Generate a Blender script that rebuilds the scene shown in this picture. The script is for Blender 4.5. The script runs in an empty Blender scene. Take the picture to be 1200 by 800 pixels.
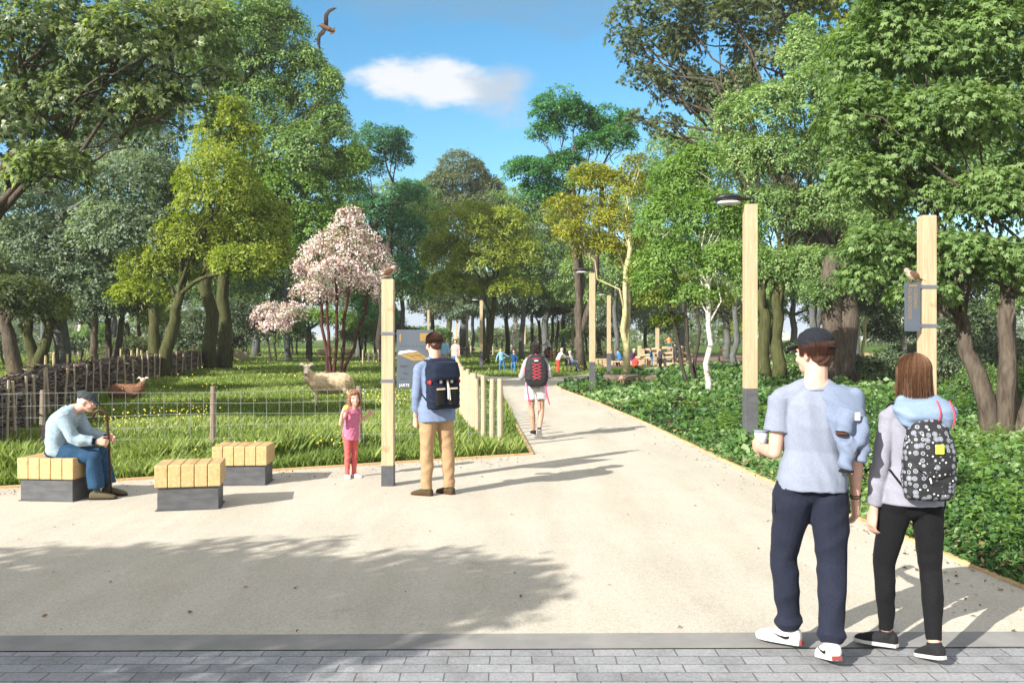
import bpy, math, random
import numpy as np
from mathutils import Vector, Matrix

scene = bpy.context.scene
COL = scene.collection
F = 1039.0          # focal length in pixels of the 1200 px wide photograph
HOR = 395.0         # horizon row
EYE = 1.8
rad = math.radians
SUN_AZ = rad(44)    # shadows run along (cos, sin) of this on the ground
SUN_EL = rad(29)

def G(px, py):
    D = EYE * F / (py - HOR)
    return np.array([(px - 600) / F * D, D, 0.0])
def W(px, py, D):
    return np.array([(px - 600) / F * D, D, EYE - (py - HOR) / F * D])
def A(*a): return np.array(a, float)
def nrm(v):
    v = np.asarray(v, float); return v / (np.linalg.norm(v) + 1e-12)
def rotz(a):
    c, s = math.cos(a), math.sin(a); return np.array([[c, -s, 0], [s, c, 0], [0, 0, 1.0]])
def rotx(a):
    c, s = math.cos(a), math.sin(a); return np.array([[1, 0, 0], [0, c, -s], [0, s, c]])
def roty(a):
    c, s = math.cos(a), math.sin(a); return np.array([[c, 0, s], [0, 1, 0], [-s, 0, c]])
def rotaxis(ax, a):
    ax = nrm(ax); K = np.array([[0, -ax[2], ax[1]], [ax[2], 0, -ax[0]], [-ax[1], ax[0], 0]])
    return np.eye(3) + math.sin(a) * K + (1 - math.cos(a)) * K @ K

# ------------------------------------------------------------------ materials
def new_mat(name):
    m = bpy.data.materials.new(name); m.use_nodes = True
    nt = m.node_tree
    for n in list(nt.nodes): nt.nodes.remove(n)
    out = nt.nodes.new('ShaderNodeOutputMaterial')
    b = nt.nodes.new('ShaderNodeBsdfPrincipled')
    nt.links.new(b.outputs[0], out.inputs[0])
    return m, nt, b, out
def rgba(c): return (c[0], c[1], c[2], 1.0)
def N(nt, t, **kw):
    n = nt.nodes.new(t)
    for k, v in kw.items(): setattr(n, k, v)
    return n
def mixc(nt, fac, a, b, mode='MIX'):
    n = nt.nodes.new('ShaderNodeMix'); n.data_type = 'RGBA'; n.blend_type = mode
    for s, v in ((n.inputs[0], fac), (n.inputs[6], a), (n.inputs[7], b)):
        if isinstance(v, (int, float)): s.default_value = v
        elif isinstance(v, tuple): s.default_value = rgba(v)
        else: nt.links.new(v, s)
    return n.outputs[2]
def ramp(nt, fac, stops):
    r = nt.nodes.new('ShaderNodeValToRGB')
    e = r.color_ramp.elements
    while len(e) < len(stops): e.new(0.5)
    for el, (p, c) in zip(e, stops):
        el.position = p; el.color = rgba(c) if len(c) == 3 else c
    nt.links.new(fac, r.inputs[0]); return r.outputs[0]
def coords(nt, scale=(1, 1, 1), kind='Object'):
    tc = nt.nodes.new('ShaderNodeTexCoord'); mp = nt.nodes.new('ShaderNodeMapping')
    mp.inputs['Scale'].default_value = scale
    nt.links.new(tc.outputs[kind], mp.inputs[0]); return mp.outputs[0]
def noise(nt, co, scale, detail=4, rough=.55, out=0):
    n = nt.nodes.new('ShaderNodeTexNoise'); n.inputs['Scale'].default_value = scale
    n.inputs['Detail'].default_value = detail; n.inputs['Roughness'].default_value = rough
    nt.links.new(co, n.inputs['Vector']); return n.outputs[out]
def bump(nt, b, h, strength=.3, dist=.01):
    n = nt.nodes.new('ShaderNodeBump'); n.inputs['Strength'].default_value = strength
    n.inputs['Distance'].default_value = dist
    nt.links.new(h, n.inputs['Height']); nt.links.new(n.outputs[0], b.inputs['Normal'])
def surf(name, c1, c2=None, rough=.7, scale=8, stretch=(1, 1, 1), bmp=.25, bdist=.004, spec=.3, lo=.35, hi=.65, metal=0, fine=None):
    m, nt, b, o = new_mat(name)
    c2 = c2 or tuple(x * .75 for x in c1)
    co = coords(nt, stretch)
    f = noise(nt, co, scale, 5, .6)
    col = ramp(nt, f, [(lo, c1), (hi, c2)])
    nt.links.new(col, b.inputs['Base Color'])
    b.inputs['Roughness'].default_value = rough
    b.inputs['Specular IOR Level'].default_value = spec
    b.inputs['Metallic'].default_value = metal
    if bmp:
        h = noise(nt, co, fine or scale * 4, 4, .6)
        bump(nt, b, h, bmp, bdist)
    return m
def leafmat(name, stops, trans=.3, rough=.5, spec=.35):
    m, nt, b, o = new_mat(name)
    at = N(nt, 'ShaderNodeAttribute', attribute_name='tone')
    col = ramp(nt, at.outputs['Fac'], stops)
    nt.links.new(col, b.inputs['Base Color'])
    b.inputs['Roughness'].default_value = rough
    b.inputs['Specular IOR Level'].default_value = spec
    tr = N(nt, 'ShaderNodeBsdfTranslucent')
    tc = mixc(nt, 1.0, col, (1.25, 1.3, .55), 'MULTIPLY')
    nt.links.new(tc, tr.inputs[0])
    ms = N(nt, 'ShaderNodeMixShader'); ms.inputs[0].default_value = trans
    nt.links.new(b.outputs[0], ms.inputs[1]); nt.links.new(tr.outputs[0], ms.inputs[2])
    nt.links.new(ms.outputs[0], o.inputs[0])
    return m
def tonemat(name, stops, rough=.8, bscale=0):
    m, nt, b, o = new_mat(name)
    at = N(nt, 'ShaderNodeAttribute', attribute_name='tone')
    nt.links.new(ramp(nt, at.outputs['Fac'], stops), b.inputs['Base Color'])
    b.inputs['Roughness'].default_value = rough; b.inputs['Specular IOR Level'].default_value = .2
    if bscale: bump(nt, b, noise(nt, coords(nt), bscale), .4, .01)
    return m

# ------------------------------------------------------------------ mesh building
class MB:
    def __init__(s): s.v = []; s.f = []; s.m = []; s.n = 0
    def add(s, vs, fs, mi=0):
        s.v.extend([tuple(map(float, p)) for p in vs]); o = s.n
        for f in fs: s.f.append(tuple(i + o for i in f)); s.m.append(mi)
        s.n += len(vs); return s
    def box(s, c, size, R=None, mi=0, taper=1.0):
        c = np.asarray(c, float); R = np.eye(3) if R is None else R
        P = []
        for z in (-.5, .5):
            t = taper if z > 0 else 1
            for x, y in ((-.5, -.5), (.5, -.5), (.5, .5), (-.5, .5)):
                P.append(c + R @ (A(x * t, y * t, z) * np.asarray(size)))
        return s.add(P, [(3, 2, 1, 0), (4, 5, 6, 7), (0, 1, 5, 4), (1, 2, 6, 5), (2, 3, 7, 6), (3, 0, 4, 7)], mi)
    def rings(s, R, mi=0, caps=True):
        n = len(R[0]); vs = [p for r in R for p in r]; fs = []
        for i in range(len(R) - 1):
            for j in range(n):
                a = i * n + j; b = i * n + (j + 1) % n
                fs.append((a, b, b + n, a + n))
        if caps:
            fs.append(tuple(range(n - 1, -1, -1))); k = (len(R) - 1) * n
            fs.append(tuple(range(k, k + n)))
        return s.add(vs, fs, mi)
    def tube(s, pts, r, n=8, mi=0, flat=1.0, caps=True, up=None):
        pts = [np.asarray(p, float) for p in pts]
        r = [r] * len(pts) if np.isscalar(r) else list(r)
        t0 = nrm(pts[1] - pts[0])
        u = np.cross(t0, A(0, 0, 1) if abs(t0[2]) < .9 else A(0, 1, 0)) if up is None else np.asarray(up, float)
        u = nrm(u - t0 * np.dot(u, t0)); R = []
        for i, p in enumerate(pts):
            t = nrm(pts[min(i + 1, len(pts) - 1)] - pts[max(i - 1, 0)])
            u = nrm(u - t * np.dot(u, t)); w = np.cross(t, u)
            R.append([p + r[i] * (math.cos(a) * u + flat * math.sin(a) * w) for a in [2 * math.pi * k / n for k in range(n)]])
        return s.rings(R, mi, caps)
    def erings(s, L, n=24, mi=0, p=2.0):
        # L: list of (centre, half-axis vector, half-axis vector)
        R = []
        for c, a, b in L:
            ring = []
            for k in range(n):
                t = 2 * math.pi * k / n; x, y = math.cos(t), math.sin(t)
                x = math.copysign(abs(x) ** (2 / p), x); y = math.copysign(abs(y) ** (2 / p), y)
                ring.append(np.asarray(c) + x * np.asarray(a) + y * np.asarray(b))
            R.append(ring)
        return s.rings(R, mi)
    def ell(s, c, r, R=None, nu=14, nv=9, mi=0):
        c = np.asarray(c, float); R = np.eye(3) if R is None else R
        r = A(r, r, r) if np.isscalar(r) else np.asarray(r, float)
        vs = [c + R @ (A(0, 0, 1) * r)]
        for i in range(1, nv):
            ph = math.pi * i / nv
            for j in range(nu):
                th = 2 * math.pi * j / nu
                vs.append(c + R @ (A(math.sin(ph) * math.cos(th), math.sin(ph) * math.sin(th), math.cos(ph)) * r))
        vs.append(c + R @ (A(0, 0, -1) * r)); fs = []
        for j in range(nu): fs.append((0, 1 + j, 1 + (j + 1) % nu))
        for i in range(nv - 2):
            for j in range(nu):
                a = 1 + i * nu + j; b = 1 + i * nu + (j + 1) % nu
                fs.append((a, a + nu, b + nu, b))
        k = len(vs) - 1; o = 1 + (nv - 2) * nu
        for j in range(nu): fs.append((k, o + (j + 1) % nu, o + j))
        return s.add(vs, fs, mi)
    def caps(s, p0, p1, r0, r1=None, n=12):
        # tapered capsule with rounded ends
        p0 = np.asarray(p0, float); p1 = np.asarray(p1, float); r1 = r0 if r1 is None else r1
        t = nrm(p1 - p0); pts = []; rr = []
        for a in (-80, -50, -20):
            pts.append(p0 + t * r0 * math.sin(rad(a))); rr.append(r0 * math.cos(rad(a)))
        for f in (0, .5, 1): pts.append(p0 + (p1 - p0) * f); rr.append(r0 + (r1 - r0) * f)
        for a in (20, 50, 80):
            pts.append(p1 + t * r1 * math.sin(rad(a))); rr.append(r1 * math.cos(rad(a)))
        return s.tube(pts, rr, n)
    def prism(s, poly, z0, z1, mi=0):
        n = len(poly)
        vs = [(p[0], p[1], z0) for p in poly] + [(p[0], p[1], z1) for p in poly]
        fs = [tuple(range(n - 1, -1, -1)), tuple(range(n, 2 * n))] + [(i, (i + 1) % n, (i + 1) % n + n, i + n) for i in range(n)]
        return s.add(vs, fs, mi)
    def mesh(s, name):
        me = bpy.data.meshes.new(name); me.from_pydata(s.v, [], s.f); me.update()
        if any(s.m): me.polygons.foreach_set('material_index', s.m)
        return me
    def build(s, name, mats, parent=None, smooth=False, bevel=0, loc=None, rz=0):
        return link(name, s.mesh(name), mats, parent, smooth, bevel, loc, rz)

def link(name, me, mats, parent=None, smooth=False, bevel=0, loc=None, rz=0):
    o = bpy.data.objects.new(name, me); COL.objects.link(o)
    for m in (mats if isinstance(mats, (list, tuple)) else [mats]): me.materials.append(m)
    if smooth:
        me.polygons.foreach_set('use_smooth', [True] * len(me.polygons)); me.update()
    if bevel:
        b = o.modifiers.new('bevel', 'BEVEL'); b.width = bevel; b.segments = 2; b.limit_method = 'ANGLE'
    if parent is not None: o.parent = parent
    if loc is not None: o.location = tuple(map(float, loc))
    o.rotation_euler.z = rz
    return o
def tag(o, label=None, cat=None, group=None, kind=None):
    if label: o['label'] = label
    if cat: o['category'] = cat
    if group: o['group'] = group
    if kind: o['kind'] = kind
    return o
def thing(name, label, cat, loc=(0, 0, 0), rz=0, group=None):
    o = bpy.data.objects.new(name, None); COL.objects.link(o)
    o.location = tuple(map(float, loc)); o.rotation_euler = (0, 0, rz); o.empty_display_size = .2
    return tag(o, label, cat, group)
def struct(name, mb, mat): return tag(mb.build(name, mat), kind='structure')
def copy_tree(o, parent=None):
    c = o.copy(); COL.objects.link(c)
    if parent is not None: c.parent = parent
    for ch in list(o.children): copy_tree(ch, c)
    return c
def quads(name, P, tone, mat, parent=None, smooth=False):
    """P (n,4,3) quads, tone (n) stored per vertex"""
    n = len(P); me = bpy.data.meshes.new(name)
    me.vertices.add(4 * n); me.vertices.foreach_set('co', np.ascontiguousarray(P, np.float32).ravel())
    me.loops.add(4 * n); me.loops.foreach_set('vertex_index', np.arange(4 * n, dtype=np.int32))
    me.polygons.add(n); me.polygons.foreach_set('loop_start', np.arange(0, 4 * n, 4, dtype=np.int32))
    at = me.attributes.new('tone', 'FLOAT', 'POINT')
    at.data.foreach_set('value', np.repeat(np.clip(tone, 0, 1), 4).astype(np.float32))
    me.update(calc_edges=True)
    return link(name, me, mat, parent)

# ------------------------------------------------------------------ fused surfaces
def blob(mb, name, mat, parent=None, voxel=.01, smooth=3, wr=0, wseed=0, wdir=(0, 0, 1), wl=.09, loc=None):
    me0 = mb.mesh('tmp'); o = bpy.data.objects.new('tmp', me0); COL.objects.link(o)
    r = o.modifiers.new('r', 'REMESH'); r.mode = 'VOXEL'; r.voxel_size = voxel
    if smooth:
        s = o.modifiers.new('s', 'SMOOTH'); s.factor = .5; s.iterations = smooth
    dg = bpy.context.evaluated_depsgraph_get(); dg.update()
    me = bpy.data.meshes.new_from_object(o.evaluated_get(dg))
    bpy.data.objects.remove(o); bpy.data.meshes.remove(me0)
    me.name = name
    if wr:
        n = len(me.vertices); co = np.empty(n * 3); no = np.empty(n * 3)
        me.vertices.foreach_get('co', co); me.vertices.foreach_get('normal', no)
        co = co.reshape(-1, 3); no = no.reshape(-1, 3)
        rs = np.random.RandomState(wseed); d = np.zeros(n)
        for i in range(5):
            k = nrm(np.asarray(wdir) + rs.normal(0, .55, 3)) * 2 * math.pi / (wl * rs.uniform(.6, 1.8))
            q = rs.normal(0, 1, (2, 3)) * 7
            ph = 1.6 * np.sin(co @ q[0] + i) + 1.3 * np.sin(co @ q[1] + 2 * i)
            am = .5 + .5 * np.sin(co @ (rs.normal(0, 1, 3) * 9) + i * 1.7)
            d += am * (1 - 2 * np.abs(np.sin((co @ k + ph) / 2)) ** 1.4)
        co += no * (d * wr / 2.2)[:, None]
        me.vertices.foreach_set('co', co.ravel())
    ob = link(name, me, mat, parent, smooth=True, loc=loc)
    return ob
# ------------------------------------------------------------------ materials used by the setting
def stone_mat():
    m, nt, b, o = new_mat('bound_gravel')
    co = coords(nt)
    sp = noise(nt, co, 70, 3, .8)
    big = noise(nt, co, .55, 5, .6)
    mid = noise(nt, co, 5.5, 4, .65)
    c = ramp(nt, sp, [(.32, (.335, .308, .256)), (.52, (.515, .478, .405)), (.72, (.63, .595, .522))])
    c2 = mixc(nt, ramp(nt, mid, [(.3, (0, 0, 0)), (.75, (1, 1, 1))]), c, (.51, .463, .382))
    mx = mixc(nt, .45, c, c2)
    c3 = mixc(nt, ramp(nt, big, [(.35, (.86, .85, .83)), (.65, (1.04, 1.03, 1.0))]), mx, mx)
    mul = mixc(nt, 1.0, mx, ramp(nt, big, [(.3, (.87, .86, .85)), (.7, (1, .99, .97))]), 'MULTIPLY')
    tr = noise(nt, coords(nt, (.9, .16, 1)), 2.2, 5, .6)      # faint worn tracks along the way people walk
    mul = mixc(nt, 1.0, mul, ramp(nt, tr, [(.36, (.90, .89, .87)), (.56, (1, 1, 1))]), 'MULTIPLY')
    st = noise(nt, co, 1.25, 6, .7)
    mul = mixc(nt, 1.0, mul, ramp(nt, st, [(.26, (.80, .78, .74)), (.38, (1, 1, 1))]), 'MULTIPLY')
    nt.links.new(mul, b.inputs['Base Color']); b.inputs['Roughness'].default_value = .9
    b.inputs['Specular IOR Level'].default_value = .15
    bump(nt, b, sp, .55, .006)
    return m
def sett_mat():
    m, nt, b, o = new_mat('stone_setts')
    co = coords(nt)
    wob = N(nt, 'ShaderNodeVectorMath', operation='MULTIPLY_ADD')
    nt.links.new(noise(nt, co, 9, 2, .5, out=1), wob.inputs[0]); wob.inputs[1].default_value = (.012, .012, 0)
    nt.links.new(co, wob.inputs[2])
    br = N(nt, 'ShaderNodeTexBrick', offset=.5)
    nt.links.new(wob.outputs[0], br.inputs['Vector'])
    br.inputs['Scale'].default_value = 1; br.inputs['Brick Width'].default_value = .235
    br.inputs['Row Height'].default_value = .122; br.inputs['Mortar Size'].default_value = .0045
    br.inputs['Mortar Smooth'].default_value = .3; br.inputs['Bias'].default_value = -.1
    br.inputs['Color1'].default_value = rgba((.30, .305, .315)); br.inputs['Color2'].default_value = rgba((.225, .23, .24))
    br.inputs['Mortar'].default_value = rgba((.12, .12, .12))
    g = noise(nt, co, 60, 4, .75); g2 = noise(nt, co, 2.3, 6, .7)
    c = mixc(nt, 1, br.outputs['Color'], ramp(nt, g, [(.3, (.72, .72, .72)), (.7, (1.18, 1.18, 1.18))]), 'MULTIPLY')
    c = mixc(nt, 1, c, ramp(nt, g2, [(.3, (.70, .69, .66)), (.5, (1, 1, 1)), (.7, (1.14, 1.13, 1.11))]), 'MULTIPLY')
    nt.links.new(c, b.inputs['Base Color']); b.inputs['Roughness'].default_value = .8
    b.inputs['Specular IOR Level'].default_value = .25
    h = N(nt, 'ShaderNodeMath', operation='MULTIPLY_ADD'); nt.links.new(br.outputs['Fac'], h.inputs[0]); h.inputs[1].default_value = -1.0
    nt.links.new(g, h.inputs[2])
    bump(nt, b, h.outputs[0], .6, .008)
    return m
def wood_mat(name, c1, c2, c3, axis='z', rough=.6):
    m, nt, b, o = new_mat(name)
    st = {'z': (22, 22, .9), 'x': (.9, 22, 22), 'y': (22, .9, 22)}[axis]
    co = coords(nt, st)
    f = noise(nt, co, 1.4, 6, .68); g = noise(nt, co, 6, 3, .6); kn = noise(nt, coords(nt), 3.1, 3, .5)
    c = ramp(nt, f, [(.3, c1), (.5, c2), (.72, c3)])
    c = mixc(nt, 1, c, ramp(nt, g, [(.3, (.80, .77, .72)), (.5, (1, 1, 1)), (.7, (1.06, 1.06, 1.06))]), 'MULTIPLY')
    c = mixc(nt, 1, c, ramp(nt, kn, [(.27, (.62, .52, .42)), (.36, (1, 1, 1)), (.68, (.93, .93, .93))]), 'MULTIPLY')
    nt.links.new(c, b.inputs['Base Color']); b.inputs['Roughness'].default_value = rough
    b.inputs['Specular IOR Level'].default_value = .25
    bump(nt, b, g, .25, .004); return m

M = {}
M['gravel'] = stone_mat(); M['setts'] = sett_mat()
M['concrete'] = surf('kerb_concrete', (.26, .252, .238), (.205, .198, .187), .85, 3, bmp=.3, fine=80, spec=.2)
M['timber'] = wood_mat('pale_timber', (.36, .27, .16), (.44, .34, .215), (.50, .40, .265))
M['timber_y'] = wood_mat('bench_timber', (.40, .255, .105), (.49, .345, .165), (.56, .42, .225), 'y')
M['edging'] = wood_mat('edging_timber', (.40, .255, .12), (.52, .35, .18), (.58, .42, .235), 'y')
M['stake'] = wood_mat('weathered_stake', (.29, .235, .165), (.40, .335, .245), (.50, .42, .31))
M['paling'] = wood_mat('pale_paling', (.35, .285, .19), (.44, .365, .25), (.50, .42, .30))
M['cut'] = surf('cut_wood', (.50, .39, .23), (.42, .32, .18), .7, 20)
M['zinc'] = surf('dark_metal', (.075, .078, .085), (.055, .058, .064), .5, 14, bmp=.1, spec=.5)
M['slate'] = surf('slate_metal', (.060, .063, .068), (.095, .098, .105), .6, 5, (1, 1, 3), bmp=.15, spec=.4)
M['panel'] = surf('grey_panel', (.068, .084, .108), (.08, .096, .12), .5, 3, bmp=0, spec=.35)
M['bracket'] = surf('bracket_steel', (.16, .175, .20), (.13, .145, .17), .45, 10, bmp=0, metal=.3)
M['black'] = surf('black_metal', (.018, .018, .02), (.013, .013, .015), .4, 20, bmp=0, spec=.5)
M['glass'] = surf('lamp_glass', (.62, .60, .60), (.55, .53, .54), .25, 20, bmp=0, spec=.5)
M['gold'] = surf('ochre_print', (.27, .18, .055), (.24, .155, .045), .6, 6, bmp=0)
M['white'] = surf('white_print', (.72, .72, .72), (.66, .66, .66), .6, 6, bmp=0)
M['ink'] = surf('dark_print', (.05, .055, .065), (.04, .045, .05), .6, 6, bmp=0)
M['wire'] = surf('galvanised_wire', (.40, .42, .41), (.32, .34, .33), .45, 20, bmp=0, spec=.5)
M['bark'] = surf('brown_bark', (.055, .042, .032), (.12, .098, .075), .9, 3.2, (4, 4, .9), bmp=.9, bdist=.03, spec=.15, fine=6)
M['bark_grey'] = surf('grey_bark', (.075, .08, .078), (.14, .145, .135), .9, 3, (4, 4, .7), bmp=.8, bdist=.03, spec=.15, fine=6)
M['bark_olive'] = surf('mossy_bark', (.040, .044, .016), (.085, .086, .034), .9, 3, (4, 4, .8), bmp=.8, bdist=.03, spec=.15, fine=6)
M['bark_dark'] = surf('dark_bark', (.035, .028, .022), (.07, .058, .046), .9, 4, (4, 4, .8), bmp=.8, bdist=.02, spec=.15, fine=6)
M['bark_red'] = surf('plum_bark', (.05, .018, .017), (.09, .036, .03), .8, 4, (3, 3, .8), bmp=.6, bdist=.01, spec=.2)
M['bark_birch'] = surf('birch_bark', (.62, .58, .50), (.16, .14, .12), .75, 2.2, (1, 1, 3.2), bmp=.3, lo=.52, hi=.63)
M['bark_yellow'] = surf('yellow_bark', (.48, .43, .22), (.30, .27, .13), .8, 2.4, (1.5, 1.5, 1.6), bmp=.4, lo=.45, hi=.65)
M['mulch'] = surf('red_mulch', (.15, .085, .06), (.24, .15, .11), .95, 9, bmp=.6, bdist=.02, fine=40)
M['log'] = surf('log_bark', (.20, .145, .12), (.11, .08, .066), .9, 3, (1.2, 5, 5), bmp=.8, bdist=.02, fine=6)

def meadow_mat():
    m, nt, b, o = new_mat('meadow_soil')
    co = coords(nt)
    a = noise(nt, co, .16, 5, .6); f = noise(nt, co, 14, 5, .7)
    c = ramp(nt, f, [(.3, (.03, .055, .008)), (.55, (.075, .13, .018)), (.75, (.13, .20, .035))])
    c = mixc(nt, 1, c, ramp(nt, a, [(.35, (.8, .9, .8)), (.6, (1.15, 1.05, .8))]), 'MULTIPLY')
    nt.links.new(c, b.inputs['Base Color']); b.inputs['Roughness'].default_value = .95
    b.inputs['Specular IOR Level'].default_value = .1
    bump(nt, b, f, .8, .05); return m
M['meadow'] = meadow_mat()
M['soil'] = surf('leaf_litter', (.035, .045, .015), (.07, .06, .03), .95, 12, bmp=.8, bdist=.03, fine=50, spec=.1)

# ------------------------------------------------------------------ ground sheets
def sheet(name, poly, z, mat):
    mb = MB(); mb.add([(p[0], p[1], z) for p in poly], [tuple(range(len(poly)))]); return struct(name, mb, mat)
def disc(r, n=48): return [(r * math.cos(2 * math.pi * i / n), r * math.sin(2 * math.pi * i / n) + 60) for i in range(n)]
sheet('meadow_ground', disc(500), 0.0, M['meadow'])
LAWN_A = A(-6.07, 10.5); LAWN_B = A(.33, 13.55)      # front edge of the lawn
def lawn_front(x): return LAWN_A[1] + (x - LAWN_A[0]) * (LAWN_B[1] - LAWN_A[1]) / (LAWN_B[0] - LAWN_A[0])
RIGHT = [(3.78, 3.2), (3.72, 4.9), (3.64, 6.3), (3.40, 8.8), (3.13, 11.6), (2.95, 15.0), (2.78, 18.3), (2.35, 24), (1.75, 30), (1.58, 32.8)]
CROSS_LO = [(3.66, 38), (8.5, 49), (19, 62), (27.7, 72), (44, 88)]
CROSS_HI = [(45, 92), (28, 77), (20.6, 67), (9.5, 55.5), (4.2, 44), (1.7, 39.6)]
LEFTP = [(-1.0, 40.6), (-2.4, 46), (-5, 58), (-8, 57), (-4.2, 45.5), (-1.55, 38), (-.6, 33), (-.25, 26), (0.02, 20), (.33, 13.55)]
SETT_Z = 5.06                                        # where the stone setts begin
def sett_y(x): return 5.10 + .012 * x
path = [(x, y) for x, y in RIGHT[2:]] + CROSS_LO + CROSS_HI + LEFTP + [(-20, lawn_front(-20))] + [(-20, sett_y(-20) + .26), (3.70, sett_y(3.7) + .26)]
sheet('gravel_path', path, .006, M['gravel'])
sheet('road', [(-60, -30), (60, -30), (60, sett_y(60) - .002), (-60, sett_y(-60) - .002)], .005, M['setts'])
mbk = MB(); xs = [-60, 60]
mbk.add([(-60, sett_y(-60), .010), (60, sett_y(60), .010), (60, sett_y(60) + .265, .010), (-60, sett_y(-60) + .265, .010)], [(0, 1, 2, 3)])
struct('kerb', mbk, M['concrete'])
bed = RIGHT[2:] + [(1.9, 33.2)] + CROSS_LO + [(90, 88), (90, 5.5), (3.75, sett_y(3.7) + .27)]
sheet('planting_bed_ground', bed, .003, M['soil'])
sheet('playground_ground', [(5.5, 52.5), (9.9, 56.5), (21, 68), (29, 78), (34, 88), (8, 88), (4.5, 60)], .010, M['mulch'])

def strip(pts, w, z0, z1, side=1):
    mb = MB()
    for (x0, y0), (x1, y1) in zip(pts[:-1], pts[1:]):
        d = nrm(A(x1 - x0, y1 - y0)); nn = A(-d[1], d[0]) * w * side
        L = math.hypot(x1 - x0, y1 - y0); k = max(1, int(L / 2.4))
        for i in range(k):
            a = A(x0, y0) + d * L * i / k; b = A(x0, y0) + d * (L * (i + 1) / k - .004)
            poly = [a, b, b + nn, a + nn]
            if side < 0: poly = poly[::-1]
            mb.prism([tuple(p) for p in poly], z0, z1 + .004 * math.sin(i * 3.1 + x0))
    return mb
for nm, pts, sd, lb in (('timber_edging', [(-20, lawn_front(-20)), tuple(LAWN_A), tuple(LAWN_B)], 1, 'pale timber edging board along the front of the wire-fenced meadow'),
                        ('timber_edging', LEFTP[::-1][:5], 1, 'narrow timber edging board beside the palings on the path'),
                        ('timber_edging', [(3.74, 5.4)] + RIGHT[2:], -1, 'long orange timber edging board between path and ivy bed')):
    tag(strip(pts, .045, -.02, .035, sd).build(nm, M['edging'], bevel=.004), lb, 'edging', 'timber path edgings')

# ------------------------------------------------------------------ sky and sun
w = bpy.data.worlds.new('World'); scene.world = w; w.use_nodes = True
nt = w.node_tree
for n_ in list(nt.nodes): nt.nodes.remove(n_)
out = nt.nodes.new('ShaderNodeOutputWorld'); bg = nt.nodes.new('ShaderNodeBackground')
sky = nt.nodes.new('ShaderNodeTexSky'); sky.sky_type = 'NISHITA'; sky.sun_disc = False
sky.sun_elevation = SUN_EL
# the sun stands opposite the shadow direction; Blender measures rotation clockwise from +Y
sx, sy = -math.cos(SUN_AZ), -math.sin(SUN_AZ)
sky.sun_rotation = math.atan2(sx, sy) % (2 * math.pi)
sky.air_density = 1.0; sky.dust_density = .4; sky.ozone_density = 3.2; sky.altitude = 200
tc = nt.nodes.new('ShaderNodeTexCoord')
hsv = nt.nodes.new('ShaderNodeHueSaturation'); hsv.inputs['Hue'].default_value = .484; hsv.inputs['Saturation'].default_value = 1.24; hsv.inputs['Value'].default_value = .9
nt.links.new(sky.outputs[0], hsv.inputs['Color'])
def cloud(dirv, ext, sc, lo, hi, seed, rot=0):
    """soft cloud round one direction of the sky; ext = half width and half height as tangents"""
    d = nrm(dirv); r = nrm(np.cross(d, A(0, 0, 1))); u = np.cross(r, d)
    def dot(v, k):
        n = N(nt, 'ShaderNodeVectorMath', operation='DOT_PRODUCT'); nt.links.new(tc.outputs['Generated'], n.inputs[0])
        n.inputs[1].default_value = tuple(np.asarray(v) / k); return n.outputs['Value']
    def mth(op, a, b=None):
        n = N(nt, 'ShaderNodeMath', operation=op)
        for i, x in enumerate((a, b)):
            if x is None: continue
            if isinstance(x, (int, float)): n.inputs[i].default_value = x
            else: nt.links.new(x, n.inputs[i])
        return n.outputs[0]
    a = dot(r, ext[0]); b = dot(u, ext[1]); q = mth('ADD', mth('MULTIPLY', a, a), mth('MULTIPLY', b, b))
    mp = N(nt, 'ShaderNodeMapping'); mp.inputs['Location'].default_value = (seed, seed * .7, 0); mp.inputs['Scale'].default_value = (1, 1, 2.1)
    nt.links.new(tc.outputs['Generated'], mp.inputs[0])
    nz = noise(nt, mp.outputs[0], sc, 7, .58)
    v = mth('SUBTRACT', mth('MULTIPLY', nz, 2.2), mth('ADD', q, .45))
    front = mth('GREATER_THAN', dot(d, 1), 0.0)
    mr = N(nt, 'ShaderNodeMapRange', interpolation_type='SMOOTHSTEP'); mr.inputs[1].default_value = lo; mr.inputs[2].default_value = hi
    nt.links.new(v, mr.inputs[0]); return mth('MULTIPLY', mr.outputs[0], front)
def sdir(px, py): return A((px - 600) / F, 1, (HOR - py) / F)
colr = hsv.outputs[0]
for (dv_, ext, sc, lo, hi, seed, c) in (
        (sdir(600, -10), (.26, .055), 9, -.15, .9, 1.3, (.9, 1.9, 3.0)),
        (sdir(500, 96), (.098, .036), 13, -.12, .55, 4.4, (4.0, 4.15, 4.35)),
        (sdir(585, 112), (.06, .05), 14, .0, .9, 7.7, (2.4, 2.9, 3.5)),
        (sdir(560, 372), (.9, .028), 7, -.3, .5, 2.2, (3.0, 3.5, 4.0)),
        (A(0, -.15, 1), (.95, .85), 3.2, -.3, .5, 5.1, (5.2, 5.0, 4.8)),  # unseen cloud overhead, added to give white fill light
        (A(-.7, -1, .45), (1.1, .5), 3.5, -.3, .5, 6.3, (6.4, 6.2, 5.9)), (A(1, -.7, .45), (1.1, .5), 3.5, -.3, .5, 8.3, (6.2, 6.0, 5.8)),  # two more clouds added behind the camera, out of view, as fill
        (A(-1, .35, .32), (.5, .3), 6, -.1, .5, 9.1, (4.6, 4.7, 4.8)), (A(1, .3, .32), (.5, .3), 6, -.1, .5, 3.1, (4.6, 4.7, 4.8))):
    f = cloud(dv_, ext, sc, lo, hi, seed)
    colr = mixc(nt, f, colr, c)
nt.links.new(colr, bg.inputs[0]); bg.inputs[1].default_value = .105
nt.links.new(bg.outputs[0], out.inputs[0])
sl = bpy.data.lights.new('sun', 'SUN'); sl.energy = 4.8; sl.angle = rad(.4); sl.color = (1, .955, .88)
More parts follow.
